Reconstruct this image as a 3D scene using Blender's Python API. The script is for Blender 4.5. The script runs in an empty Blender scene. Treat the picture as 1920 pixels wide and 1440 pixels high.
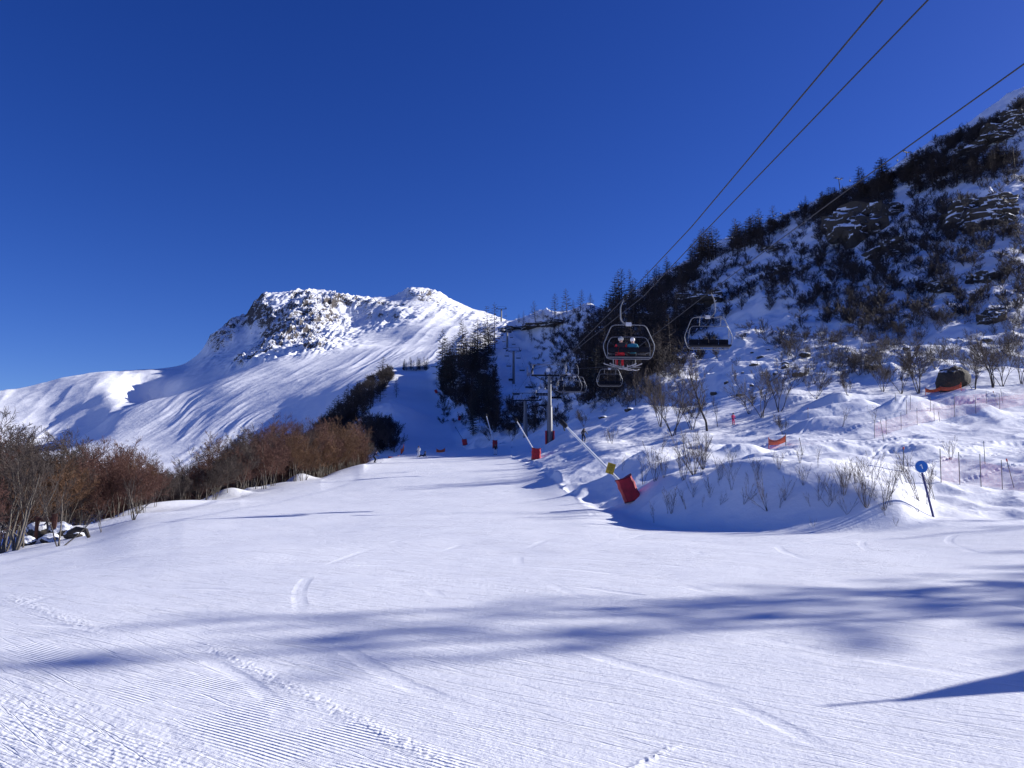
import bpy, bmesh, math, random
import numpy as np
from mathutils import Vector, Matrix

random.seed(7)
R = math.radians
sc = bpy.context.scene
col = sc.collection

# ---------------------------------------------------------------- camera, sky, sun
F_PX = 1478.0                      # focal length in pixels of the 1920 px wide photograph
PITCH = math.atan(180.0 / F_PX)
CAM_Z = 1.6
SUN_AZ, SUN_EL = 77.0, 24.5        # degrees clockwise from +Y, degrees above the horizon

cam_data = bpy.data.cameras.new("camera")
cam_data.sensor_width = 36.0
cam_data.lens = 36.0 * F_PX / 1920.0
cam_data.clip_start = 0.05
cam_data.clip_end = 40000.0
cam = bpy.data.objects.new("camera", cam_data)
cam.location = (0, 0, CAM_Z)
cam.rotation_euler = (R(90) + PITCH, 0, 0)
col.objects.link(cam)
sc.camera = cam

world = bpy.data.worlds.new("World")
sc.world = world
world.use_nodes = True
wn, wl = world.node_tree.nodes, world.node_tree.links
bg = wn["Background"]
sky = wn.new("ShaderNodeTexSky")
sky.sky_type = 'NISHITA'
sky.sun_disc = False
sky.sun_elevation = R(SUN_EL)
sky.sun_rotation = R(SUN_AZ)
sky.altitude = 2600
sky.air_density = 1.0
sky.dust_density = 2.2
sky.ozone_density = 5.0
hsv = wn.new("ShaderNodeHueSaturation")           # the deep blue of a high, dry winter sky
hsv.inputs['Hue'].default_value = 0.525
hsv.inputs['Saturation'].default_value = 1.22
wl.new(sky.outputs[0], hsv.inputs['Color'])
wl.new(hsv.outputs[0], bg.inputs[0])
bg.inputs[1].default_value = 0.088

sd = bpy.data.lights.new("sun", 'SUN')
sd.energy = 4.5
sd.angle = R(0.53)
sd.color = (1.0, 0.965, 0.93)
sun = bpy.data.objects.new("sun", sd)
SUN_DIR = Vector((math.sin(R(SUN_AZ)) * math.cos(R(SUN_EL)), math.cos(R(SUN_AZ)) * math.cos(R(SUN_EL)), math.sin(R(SUN_EL))))
sun.rotation_euler = SUN_DIR.to_track_quat('Z', 'Y').to_euler()
sun.location = (60, 20, 60)
col.objects.link(sun)

vs = sc.view_settings
vs.view_transform = 'Standard'
vs.look = 'None'
vs.exposure = 0.5
vs.gamma = 1.0
vs.use_curve_mapping = False
sc.cycles.max_bounces = 8
sc.cycles.diffuse_bounces = 5
sc.cycles.transparent_max_bounces = 12

# ---------------------------------------------------------------- small helpers
def tag(o, label=None, cat=None, group=None, kind=None):
    if label: o['label'] = label
    if cat: o['category'] = cat
    if group: o['group'] = group
    if kind: o['kind'] = kind
    return o

CP, SP = math.cos(PITCH), math.sin(PITCH)
def ray(px, py):
    u = (px - 960.0) / F_PX; v = (720.0 - py) / F_PX
    return u, CP - v * SP, SP + v * CP
def at_r(px, py, r):
    """the point seen at photo pixel (px, py), r metres away over the ground"""
    dx, dy, dz = ray(px, py)
    h = math.hypot(dx, dy)
    return Vector((dx / h * r, dy / h * r, CAM_Z + dz / h * r))
def at_y(px, py, Y):
    dx, dy, dz = ray(px, py)
    return Vector((dx / dy * Y, Y, CAM_Z + dz / dy * Y))

def hash2(ix, iy, seed):
    h = (ix.astype(np.int64) * 374761393 + iy.astype(np.int64) * 668265263 + seed * 974634777) & 0xffffffff
    h = ((h ^ (h >> 13)) * 1274126177) & 0xffffffff
    h = ((h ^ (h >> 16)) * 2246822519) & 0xffffffff
    h = h ^ (h >> 15)
    return h.astype(np.float64) / 4294967295.0
def vnoise(x, y, seed=0):
    x = np.asarray(x, float); y = np.asarray(y, float)
    ix = np.floor(x); iy = np.floor(y)
    fx = x - ix; fy = y - iy
    fx = fx * fx * fx * (fx * (fx * 6 - 15) + 10); fy = fy * fy * fy * (fy * (fy * 6 - 15) + 10)
    a = hash2(ix, iy, seed); b = hash2(ix + 1, iy, seed); c = hash2(ix, iy + 1, seed); d = hash2(ix + 1, iy + 1, seed)
    return (a + (b - a) * fx) * (1 - fy) + (c + (d - c) * fx) * fy
def fbm(x, y, octv=4, seed=0, gain=0.5, ridged=False):
    s = 0; amp = 1; tot = 0
    ca, sa = math.cos(0.6), math.sin(0.6)
    for k in range(octv):
        n = vnoise(x, y, seed + k * 17)
        if ridged: n = 1 - np.abs(2 * n - 1)
        s = s + amp * n; tot += amp
        amp *= gain
        x, y = (x * ca - y * sa) * 2.03 + 13.7, (x * sa + y * ca) * 2.03 - 7.3
    return s / tot
def sstep(a, b, x):
    t = np.clip((x - a) / (b - a), 0, 1)
    return t * t * (3 - 2 * t)
def pchip(xk, yk, x):
    xk = np.asarray(xk, float); yk = np.asarray(yk, float)
    h = np.diff(xk); d = np.diff(yk) / h
    m = np.zeros_like(yk)
    for i in range(1, len(xk) - 1):
        if d[i - 1] * d[i] > 0:
            w1 = 2 * h[i] + h[i - 1]; w2 = h[i] + 2 * h[i - 1]
            m[i] = (w1 + w2) / (w1 / d[i - 1] + w2 / d[i])
    m[0] = d[0]; m[-1] = d[-1]
    x = np.clip(x, xk[0], xk[-1])
    i = np.clip(np.searchsorted(xk, x) - 1, 0, len(xk) - 2)
    t = (x - xk[i]) / h[i]
    return ((2 * t**3 - 3 * t**2 + 1) * yk[i] + (t**3 - 2 * t**2 + t) * h[i] * m[i]
            + (-2 * t**3 + 3 * t**2) * yk[i + 1] + (t**3 - t**2) * h[i] * m[i + 1])

# ---------------------------------------------------------------- materials
def new_mat(name):
    m = bpy.data.materials.new(name); m.use_nodes = True
    nt = m.node_tree
    return m, nt.nodes, nt.links, nt.nodes["Principled BSDF"]
def mix_col(n, l, fac, a, b):
    x = n.new("ShaderNodeMix"); x.data_type = 'RGBA'
    for sock, v in ((x.inputs[0], fac), (x.inputs[6], a), (x.inputs[7], b)):
        if isinstance(v, (tuple, list)): sock.default_value = (*v, 1) if len(v) == 3 else v
        elif isinstance(v, (int, float)): sock.default_value = v
        else: l.new(v, sock)
    return x.outputs[2]
def math_n(n, l, op, a, b=None, clamp=False):
    x = n.new("ShaderNodeMath"); x.operation = op; x.use_clamp = clamp
    for k, v in enumerate((a, b)):
        if v is None: continue
        if isinstance(v, (int, float)): x.inputs[k].default_value = v
        else: l.new(v, x.inputs[k])
    return x.outputs[0]
def ramp(n, l, fac, stops):
    x = n.new("ShaderNodeValToRGB")
    e = x.color_ramp.elements
    while len(e) < len(stops): e.new(0.5)
    for k, (p, c) in enumerate(stops):
        e[k].position = p; e[k].color = (*c, 1) if isinstance(c, (tuple, list)) else (c, c, c, 1)
    l.new(fac, x.inputs[0])
    return x.outputs[0]
def noise_n(n, l, vec, scale, detail=4, rough=0.55):
    x = n.new("ShaderNodeTexNoise")
    x.inputs['Scale'].default_value = scale; x.inputs['Detail'].default_value = detail; x.inputs['Roughness'].default_value = rough
    if vec is not None: l.new(vec, x.inputs['Vector'])
    return x.outputs[0]
def simple_mat(name, colr, rough=0.6, metal=0.0, var=0.25, scale=6.0, bump=0.0, coords='Object'):
    """principled with a little procedural variation in tone and roughness"""
    m, n, l, p = new_mat(name)
    tc = n.new("ShaderNodeTexCoord")
    nz = noise_n(n, l, tc.outputs[coords], scale, 5)
    c0 = tuple(max(0, c * (1 - var)) for c in colr); c1 = tuple(min(1, c * (1 + var)) for c in colr)
    l.new(ramp(n, l, nz, [(0.3, c0), (0.7, c1)]), p.inputs['Base Color'])
    p.inputs['Roughness'].default_value = rough; p.inputs['Metallic'].default_value = metal
    if bump:
        b = n.new("ShaderNodeBump"); b.inputs['Strength'].default_value = bump; b.inputs['Distance'].default_value = 0.02
        l.new(nz, b.inputs['Height']); l.new(b.outputs[0], p.inputs['Normal'])
    return m

SNOW = (0.87, 0.89, 0.93)
def rotmap(n, l, vec, deg, scale):
    mp = n.new("ShaderNodeMapping"); mp.vector_type = 'TEXTURE'
    mp.inputs['Rotation'].default_value = (0, 0, R(deg)); mp.inputs['Scale'].default_value = scale
    l.new(vec, mp.inputs['Vector'])
    return mp.outputs[0]

# groomed and ungroomed snow near the camera
def make_snow_ground():
    m, n, l, p = new_mat("snow_near")
    tc = n.new("ShaderNodeTexCoord"); V = tc.outputs['Object']
    g = n.new("ShaderNodeAttribute"); g.attribute_name = 'groom'
    cd = n.new("ShaderNodeAttribute"); cd.attribute_name = 'cord'
    fine = noise_n(n, l, V, 28, 5, 0.65)
    grain = noise_n(n, l, V, 9, 4, 0.6)
    streak = noise_n(n, l, rotmap(n, l, V, -37, (1.0, 0.045, 1.0)), 1.3, 5, 0.7)
    lumps = noise_n(n, l, V, 1.4, 5, 0.6)
    wv = n.new("ShaderNodeTexWave"); wv.wave_type = 'BANDS'; wv.bands_direction = 'Y'
    wv.inputs['Scale'].default_value = 8.2; wv.inputs['Distortion'].default_value = 0.15; wv.inputs['Detail'].default_value = 1
    l.new(rotmap(n, l, V, -35, (1, 1, 1)), wv.inputs['Vector'])
    cord = math_n(n, l, 'MULTIPLY', wv.outputs['Fac'], cd.outputs['Fac'])
    h1 = math_n(n, l, 'ADD', math_n(n, l, 'MULTIPLY', fine, 0.014), math_n(n, l, 'MULTIPLY', grain, 0.016))
    gc = math_n(n, l, 'MULTIPLY', g.outputs['Fac'], math_n(n, l, 'SUBTRACT', 1.0, cd.outputs['Fac']))
    h2 = math_n(n, l, 'MULTIPLY', math_n(n, l, 'MULTIPLY', streak, gc), 0.019)
    off = math_n(n, l, 'SUBTRACT', 1.0, g.outputs['Fac'])
    h3 = math_n(n, l, 'MULTIPLY', math_n(n, l, 'MULTIPLY', lumps, off), 0.09)
    h4 = math_n(n, l, 'MULTIPLY', cord, 0.017)
    lines = None                                       # fine grooves left by many skis
    for deg, sc_, cut in ((-37, 3.1, .64), (-29, 2.3, .66), (-46, 2.7, .66), (-41, 4.0, .66)):
        q = noise_n(n, l, rotmap(n, l, V, deg, (1.0, 0.018, 1.0)), sc_ * .12, 2, .5)
        q = ramp(n, l, q, [(cut - .03, 0.0), (cut, 1.0), (cut + .012, 1.0), (cut + .03, 0.0)])
        lines = q if lines is None else math_n(n, l, 'MAXIMUM', lines, q)
    patchy = ramp(n, l, noise_n(n, l, V, .55, 3, .6), [(.38, .35), (.62, 1.0)])
    lines = math_n(n, l, 'MULTIPLY', lines, patchy)
    for cx, cy, per, cut, nsc in ((-9.0, 2.0, .21, .955, .33), (14.0, 16.0, .17, .955, .27), (-3.0, 31.0, .13, .96, .22)):   # curved turns
        mp = n.new("ShaderNodeMapping"); mp.inputs['Location'].default_value = (-cx, -cy, 0); l.new(V, mp.inputs['Vector'])
        sw = n.new("ShaderNodeTexWave"); sw.wave_type = 'RINGS'; sw.rings_direction = 'Z'; sw.inputs['Scale'].default_value = per
        sw.inputs['Distortion'].default_value = 1.2; sw.inputs['Detail'].default_value = 1; sw.inputs['Detail Scale'].default_value = .4
        l.new(mp.outputs[0], sw.inputs['Vector'])
        q = ramp(n, l, sw.outputs['Fac'], [(cut + .012, 0.0), (cut + .04, 1.0)])
        q = math_n(n, l, 'MULTIPLY', q, ramp(n, l, noise_n(n, l, mp.outputs[0], nsc, 2, .5), [(.54, 0.0), (.60, .8)]))
        lines = math_n(n, l, 'MAXIMUM', lines, q)
    h5 = math_n(n, l, 'MULTIPLY', math_n(n, l, 'MULTIPLY', lines, gc), -0.020)
    h = math_n(n, l, 'ADD', math_n(n, l, 'ADD', math_n(n, l, 'ADD', h1, h2), math_n(n, l, 'ADD', h3, h4)), h5)
    b = n.new("ShaderNodeBump"); b.inputs['Strength'].default_value = 0.6; b.inputs['Distance'].default_value = 1.0
    l.new(h, b.inputs['Height']); l.new(b.outputs[0], p.inputs['Normal'])
    big = noise_n(n, l, V, 0.35, 4)
    l.new(mix_col(n, l, big, (0.89, 0.905, 0.935), (0.94, 0.945, 0.96)), p.inputs['Base Color'])
    p.inputs['Roughness'].default_value = 0.55
    p.inputs['Specular IOR Level'].default_value = 0.25
    return m

def make_snow_rock(name, rock_a, rock_b, nscale, bump_d, lo, hi, fine=0.5):
    """snow that lets rock through where the ground is steep or the 'rock' attribute says so"""
    m, n, l, p = new_mat(name)
    tc = n.new("ShaderNodeTexCoord"); V = tc.outputs['Object']
    a = n.new("ShaderNodeAttribute"); a.attribute_name = 'rock'
    d = n.new("ShaderNodeAttribute"); d.attribute_name = 'scrub'
    geo = n.new("ShaderNodeNewGeometry")
    sx = n.new("ShaderNodeSeparateXYZ"); l.new(geo.outputs['Normal'], sx.inputs[0])
    nz = noise_n(n, l, V, nscale, 8, 0.65)
    nz2 = noise_n(n, l, V, nscale * 6, 6, 0.7)
    f = math_n(n, l, 'SUBTRACT', 1.0, sx.outputs['Z'])
    f = math_n(n, l, 'ADD', f, math_n(n, l, 'MULTIPLY', math_n(n, l, 'SUBTRACT', nz, 0.5), 0.9))
    f = math_n(n, l, 'ADD', f, math_n(n, l, 'MULTIPLY', math_n(n, l, 'SUBTRACT', nz2, 0.5), fine))
    f = math_n(n, l, 'ADD', f, math_n(n, l, 'SUBTRACT', a.outputs['Fac'], 0.5))
    mask = ramp(n, l, f, [(lo, 0.0), (hi, 1.0)])
    rock = ramp(n, l, nz2, [(0.3, rock_a), (0.7, rock_b)])
    snow = mix_col(n, l, nz, (0.89, 0.905, 0.935), (0.94, 0.945, 0.96))
    sm = math_n(n, l, 'GREATER_THAN', math_n(n, l, 'ADD', nz2, math_n(n, l, 'MULTIPLY', d.outputs['Fac'], 0.55)), 0.98)
    snow = mix_col(n, l, sm, snow, (0.09, 0.065, 0.05))
    l.new(mix_col(n, l, mask, snow, rock), p.inputs['Base Color'])
    b = n.new("ShaderNodeBump"); b.inputs['Strength'].default_value = 0.8; b.inputs['Distance'].default_value = bump_d
    hh = math_n(n, l, 'ADD', math_n(n, l, 'MULTIPLY', nz2, math_n(n, l, 'ADD', math_n(n, l, 'MULTIPLY', mask, 0.9), 0.1)), math_n(n, l, 'MULTIPLY', nz, 0.5))
    l.new(hh, b.inputs['Height']); l.new(b.outputs[0], p.inputs['Normal'])
    p.inputs['Roughness'].default_value = 0.7
    p.inputs['Specular IOR Level'].default_value = 0.15
    return m
M_SNOW = make_snow_ground()
M_HILL = make_snow_rock("snow_and_rock_hillside", (0.05, 0.045, 0.04), (0.16, 0.13, 0.10), 0.16, 0.5, 0.62, 0.70)
M_PEAK = make_snow_rock("snow_and_rock_mountain", (0.05, 0.046, 0.047), (0.16, 0.135, 0.118), 0.03, 6.0, 0.50, 0.56, 1.5)
# ---------------------------------------------------------------- terrain: one polar height field round the camera, three sheets
def Lz(*pts): return list(pts)
# every layer is a line over the ground from left to right: (photo column, photo row, metres away); rows given as ('z', h) are heights
def zz(h): return ('z', h)
LAYERS = [
 [(0, zz(0), 1.0)],
 [(0, zz(-.04), 9.0), (960, zz(0), 9.0), (1920, zz(.03), 9.0)],
 [(-500, zz(-.6), 17), (0, zz(-.35), 17), (500, zz(-.05), 17), (960, zz(.05), 17), (1920, zz(.12), 17)],
 # foot of the right bank / left edge of the piste
 [(-900, zz(-3), 26), (-300, 1100, 28), (0, 1040, 36), (150, 1008, 40), (270, 975, 42), (400, 960, 44), (560, zz(.1), 44), (960, zz(.5), 42), (1100, 951, 35), (1200, 976, 29), (1300, 994, 24.5), (1560, 999, 23), (1800, 992, 23.5), (1920, 985, 24.5), (2300, 985, 25), (2900, zz(.1), 26)],
 # top of the right bank
 [(-900, zz(-5), 34), (-300, zz(-3), 34), (0, zz(-2.4), 44), (150, zz(-1.4), 50), (270, 962, 54), (400, 938, 62), (560, zz(.5), 60), (960, zz(1.0), 55), (1050, 925, 45), (1100, 932, 41), (1160, 934, 36), (1230, 915, 32), (1300, 891, 29.6), (1440, 870, 27.2), (1560, 878, 26.3), (1680, 914, 25.7), (1760, 962, 26.4), (1920, 976, 27), (2300, 970, 28), (2900, zz(.3), 30)],
 # hollow behind it
 [(-900, zz(-6), 50), (-300, zz(-5), 50), (0, zz(-3.5), 58), (150, zz(-3.0), 62), (270, zz(-1.5), 66), (400, zz(-.4), 72), (500, 915, 76), (560, 902, 78), (700, zz(2.0), 75), (960, zz(2.3), 72), (1050, 890, 58), (1120, 890, 52), (1200, 885, 46), (1300, 872, 43), (1440, 858, 42), (1600, 868, 40), (1700, 890, 37), (1920, 935, 36), (2300, 930, 36), (2900, zz(.6), 38)],
 # flat lit snow of the side run
 [(-900, zz(-8), 70), (0, zz(-5), 75), (270, zz(-4), 82), (400, zz(-2.5), 90), (560, zz(.3), 98), (640, 881, 104), (700, 868, 108), (960, zz(4.0), 100), (1050, 850, 84), (1120, 840, 74), (1200, 838, 68), (1300, 832, 62), (1440, 822, 57), (1560, 832, 52), (1700, 850, 48), (1920, 880, 46), (2300, 880, 46), (2900, zz(1), 50)],
 # upper mounds
 [(-900, zz(-9), 95), (0, zz(-7), 100), (270, zz(-6), 108), (400, zz(-5), 115), (560, zz(-2.5), 122), (660, zz(2.0), 124), (700, 863, 126), (740, 859, 128), (850, zz(5.4), 126), (930, 850, 126), (1000, 842, 118), (1050, 828, 104), (1120, 815, 92), (1200, 806, 84), (1300, 800, 76), (1440, 790, 70), (1560, 788, 64), (1700, 800, 60), (1920, 805, 60), (2300, 805, 60), (2900, zz(2), 64)],
 # crest of the lower piste, foot of the hill
 [(-900, zz(-11), 120), (0, zz(-9), 128), (270, zz(-9), 135), (400, zz(-8), 140), (560, zz(-5), 145), (660, zz(-1.0), 146), (700, zz(3.5), 146), (740, 857, 148), (830, 849, 150), (930, 838, 150), (985, 828, 142), (1050, 808, 128), (1120, 785, 118), (1200, 770, 108), (1300, 772, 98), (1400, 758, 90), (1480, 743, 85), (1600, 737, 82), (1720, 736, 80), (1800, 722, 80), (1920, 712, 84), (2300, 712, 86), (2900, zz(4), 88)],
 # hollow behind the crest
 [(-900, zz(-14), 150), (0, zz(-12), 160), (270, zz(-12), 165), (400, zz(-10), 170), (560, zz(-5), 172), (660, zz(1.0), 172), (720, zz(5.3), 172), (740, zz(5.6), 172), (830, zz(6.2), 172), (890, zz(7.5), 172), (930, 835, 172), (985, 818, 165), (1050, 797, 150), (1120, 778, 135), (1200, 757, 122), (1300, 745, 110), (1400, 732, 102), (1480, 728, 96), (1600, 722, 92), (1720, 712, 90), (1800, 700, 92), (1920, 690, 96), (2300, 690, 98), (2900, zz(5), 100)],
 # lower hillside, foot of the steep piste
 [(-900, zz(-16), 190), (0, zz(-14), 195), (400, zz(-12), 200), (560, zz(-2), 205), (640, 838, 210), (700, 825, 212), (740, 826, 214), (800, 826, 216), (860, 822, 216), (900, 800, 216), (930, 790, 214), (985, 770, 208), (1050, 745, 190), (1120, 725, 170), (1200, 700, 152), (1300, 690, 140), (1440, 670, 130), (1600, 660, 122), (1720, 645, 120), (1920, 620, 124), (2300, 640, 125), (2900, zz(7), 130)],
 # middle of the hillside
 [(-900, zz(-18), 260), (0, zz(-16), 265), (400, zz(-8), 270), (560, zz(6), 275), (610, 800, 280), (660, 775, 288), (700, 752, 292), (730, 756, 296), (800, 757, 300), (835, 750, 302), (870, 722, 304), (930, 725, 322), (985, 722, 332), (1050, 685, 300), (1120, 648, 255), (1200, 625, 225), (1300, 600, 205), (1440, 560, 190), (1600, 535, 180), (1720, 505, 176), (1920, 460, 176), (2300, 500, 176), (2900, zz(10), 180)],
 # upper hillside
 [(-900, zz(-18), 340), (0, zz(-16), 340), (400, zz(-6), 340), (560, zz(14), 345), (640, 775, 350), (700, 718, 372), (735, 696, 396), (800, 694, 402), (825, 682, 404), (860, 645, 404), (930, 650, 415), (985, 655, 420), (1050, 636, 385), (1120, 605, 335), (1200, 575, 300), (1300, 525, 275), (1440, 475, 255), (1600, 430, 245), (1720, 390, 240), (1920, 315, 240), (2300, 380, 240), (2900, zz(14), 240)],
 # skyline of the near hill
 [(-900, zz(-18), 420), (0, zz(-14), 420), (400, zz(0), 420), (560, zz(20), 420), (640, 765, 420), (700, 712, 425), (735, 691, 430), (800, 690, 432), (825, 680, 440), (860, 640, 455), (900, 620, 480), (940, 605, 500), (1000, 596, 490), (1050, 590, 470), (1100, 577, 445), (1130, 583, 430), (1200, 545, 400), (1250, 512, 380), (1310, 480, 365), (1380, 452, 350), (1440, 428, 345), (1490, 408, 340), (1540, 392, 340), (1600, 372, 338), (1690, 318, 335), (1750, 282, 335), (1850, 228, 335), (1920, 190, 335), (2050, 150, 335), (2300, zz(110), 335), (2500, zz(60), 335), (2900, zz(15), 335)],
 # back of the near hill
 [(-900, zz(-14), 560), (0, zz(-10), 560), (400, zz(-6), 560), (640, zz(8), 560), (740, zz(45), 560), (830, zz(55), 570), (940, zz(95), 620), (1100, zz(112), 600), (1200, zz(124), 570), (1300, zz(132), 540), (1600, zz(115), 520), (1920, zz(130), 520), (2300, zz(80), 520), (2900, zz(15), 520)],
 # valley and foot of the mountain
 [(-900, zz(0), 820), (0, 884, 820), (200, 878, 820), (350, 868, 820), (480, 845, 820), (560, 830, 820), (700, 740, 830), (800, 715, 840), (900, 700, 850), (1000, zz(80), 860), (1400, zz(60), 860), (2900, zz(20), 860)],
 # front slope, middle
 [(-900, 880, 1080), (0, 858, 1080), (150, 850, 1080), (280, 832, 1080), (400, 797, 1080), (520, 760, 1080), (640, 715, 1080), (760, 685, 1090), (900, 662, 1100), (1000, zz(150), 1100), (1400, zz(90), 1100), (2900, zz(30), 1100)],
 # upper edge of the front slope
 [(-900, 872, 1450), (0, 849, 1450), (100, 842, 1450), (175, 808, 1450), (225, 772, 1450), (300, 748, 1450), (350, 735, 1450), (440, 702, 1450), (520, 682, 1450), (640, 668, 1450), (740, 655, 1450), (800, 652, 1450), (900, 640, 1450), (1000, zz(240), 1450), (1400, zz(120), 1450), (2900, zz(40), 1450)],
 # hollow behind it
 [(-900, 868, 1750), (0, 846, 1750), (100, 846, 1750), (175, 822, 1750), (225, 790, 1750), (300, 765, 1750), (350, 744, 1750), (440, 708, 1750), (520, 672, 1750), (640, 652, 1750), (740, 648, 1750), (800, 640, 1750), (900, 632, 1750), (1000, zz(300), 1750), (1400, zz(150), 1750), (2900, zz(50), 1750)],
 # left shoulder, face
 [(-900, 830, 2200), (0, 790, 2200), (80, 780, 2200), (160, 752, 2200), (210, 735, 2200), (250, 742, 2200), (300, 740, 2200), (345, 720, 2200), (400, 702, 2200), (440, 686, 2200), (500, 662, 2200), (600, 640, 2200), (700, 626, 2200), (800, 608, 2200), (935, 615, 2200), (1000, zz(380), 2200), (1400, zz(180), 2200), (2900, zz(60), 2200)],
 # left shoulder, ridge, and the middle of the peak
 [(-900, 790, 2600), (0, 736, 2600), (80, 723, 2600), (150, 706, 2600), (210, 697, 2600), (260, 697, 2600), (300, 694, 2600), (345, 692, 2600), (390, 676, 2600), (440, 658, 2600), (480, 643, 2600), (530, 610, 2600), (600, 594, 2600), (640, 610, 2600), (700, 590, 2600), (790, 575, 2600), (860, 590, 2600), (935, 606, 2600), (1000, zz(450), 2600), (1400, zz(200), 2600), (2900, zz(60), 2600)],
 # peak ridge
 [(-900, 800, 3050), (0, 742, 3050), (210, 705, 3050), (300, 698, 3050), (340, 688, 3050), (380, 660, 3050), (393, 640, 3050), (430, 612, 3050), (465, 596, 3050), (476, 570, 3050), (495, 554, 3050), (550, 553, 3050), (600, 547, 3050), (640, 556, 3050), (700, 561, 3050), (740, 558, 3050), (788, 546, 3050), (815, 552, 3050), (860, 572, 3050), (900, 588, 3050), (940, 604, 3050), (1000, zz(530), 3050), (1400, zz(200), 3050), (2900, zz(50), 3050)],
 [(-900, zz(150), 3900), (0, zz(250), 3900), (500, zz(400), 3900), (940, zz(400), 3900), (1400, zz(120), 3900), (2900, zz(0), 3900)],
 [(0, zz(-200), 9000)],
]
NL = len(LAYERS)
IDX_FOOT, IDX_BACK = 8, 14          # sheets change at the foot of the hill and behind its skyline

dens = np.radians(np.linspace(-37.5, 37.5, 960))
left = np.radians(np.linspace(-180, -37.5, 72))[:-1]
right = np.radians(np.linspace(37.5, 180, 72))[1:]
TH = np.concatenate([left, dens, right])
NT = len(TH)
RR = np.concatenate([np.geomspace(0.6, 4, 16)[:-1], np.geomspace(4, 24, 250)[:-1], np.geomspace(24, 85, 260)[:-1], np.geomspace(85, 500, 330)[:-1],
                     np.geomspace(500, 1000, 30)[:-1], np.geomspace(1000, 3150, 260)[:-1], np.geomspace(3150, 9000, 14)])
NR = len(RR)
lay_r = np.zeros((NL, NT)); lay_z = np.zeros((NL, NT))
for k, L in enumerate(LAYERS):
    ts, rs, zs = [], [], []
    for (px, py, r) in L:
        if isinstance(py, tuple):
            dx, dy, _ = ray(px, 850); ts.append(math.atan2(dx, dy)); rs.append(r); zs.append(py[1])
        else:
            p = at_r(px, py, r); ts.append(math.atan2(p.x, p.y)); rs.append(r); zs.append(p.z)
    if len(ts) == 1:
        lay_r[k] = rs[0]; lay_z[k] = zs[0]
    else:
        lay_r[k] = pchip(ts, rs, TH); lay_z[k] = pchip(ts, zs, TH)
fade = 1 - sstep(np.radians(58), np.radians(110), np.abs(TH))
lay_z *= fade[None, :]
Z = np.zeros((NR, NT))
for j in range(NT):
    Z[:, j] = pchip(lay_r[:, j], lay_z[:, j], RR)
T2, R2 = np.meshgrid(TH, RR)
X = R2 * np.sin(T2); Y = R2 * np.cos(T2)
# photo column/row of the undisplaced ground, only used while shaping it
V_ = (Z - CAM_Z) / np.maximum(Y, 1e-6)
PY = 720 - F_PX * (V_ * CP - SP) / (CP + V_ * SP)
PX = 960 + F_PX * np.tan(np.clip(T2, -1.3, 1.3)) * (CP - (720 - PY) / F_PX * SP)

rf = lay_r[IDX_FOOT][None, :]; rb = lay_r[IDX_BACK][None, :]
# --- the groomed piste: left of the mounds, right of the wood
edge_r = pchip(*zip(*sorted([(math.atan2(*at_r(x, y, r).xy), r) for x, y, r in
        [(900, 838, 150), (940, 850, 126), (985, 868, 90), (1040, 915, 54), (1100, 950, 35), (1200, 974, 29.2), (1300, 992, 24.8), (1560, 997, 23.2), (1800, 990, 23.8), (1920, 984, 24.8)]])), TH)[None, :]
edge_r = np.where(TH[None, :] < math.atan2(*at_r(900, 838, 150).xy), 158, edge_r)
edge_r = np.where(TH[None, :] > R(35), 24.5, edge_r)
lx = np.interp(R2, [0, 10, 17, 36, 44, 60, 78, 100, 125, 150, 160], [-60, -60, -40, at_r(0, 1040, 36).x, at_r(230, 985, 44).x, at_r(330, 950, 60).x, at_r(560, 905, 78).x, at_r(625, 885, 100).x, at_r(700, 866, 125).x, at_r(735, 858, 150).x, -30])
ew = edge_r * 0.03
groom = (1 - sstep(edge_r - ew, edge_r + ew, R2 + (vnoise(X * .8, Y * .8, 3) - .5) * .6)) * sstep(0, 3.0, X - lx)
off = 1 - groom
# the steep groomed run further up
sxl = np.interp(R2, [150, 215, 260, 300, 370, 432], [at_r(720, 855, 150).x, at_r(728, 826, 215).x, at_r(772, 780, 260).x, at_r(738, 756, 300).x, at_r(722, 705, 370).x, at_r(736, 690, 432).x])
sxr = np.interp(R2, [150, 172, 215, 300, 400, 432], [at_r(900, 842, 150).x, at_r(880, 832, 172).x, at_r(872, 815, 215).x, at_r(838, 752, 300).x, at_r(805, 696, 400).x, at_r(800, 690, 432).x])
run = sstep(-2, 3, X - sxl) * sstep(-1, 3, sxr - X) * (R2 > 150) * (R2 < 445)
near = 1 - sstep(rf * 1.0, rf * 1.25, R2)
hill = sstep(rf * 0.98, rf * 1.2, R2) * (1 - sstep(rb * 0.9, rb, R2)) * (1 - run)
mount = sstep(rb, rb * 1.15, R2)

D = np.zeros_like(Z)
def mf(m, x, y, octv, seed, **k):
    """noise worked out only where the mask is not zero"""
    o = np.zeros_like(Z); w = (np.zeros_like(Z) + m) > 1e-4
    o[w] = fbm((np.zeros_like(Z) + x)[w], (np.zeros_like(Z) + y)[w], octv, seed, **k)
    return o
# rolling piste
D += groom * (mf(groom, X * .12, Y * .12, 3, 5) - .5) * 0.22 * sstep(6, 20, R2)
D += groom * (mf(groom, X * .9, Y * .9, 3, 6) - .5) * 0.03
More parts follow.
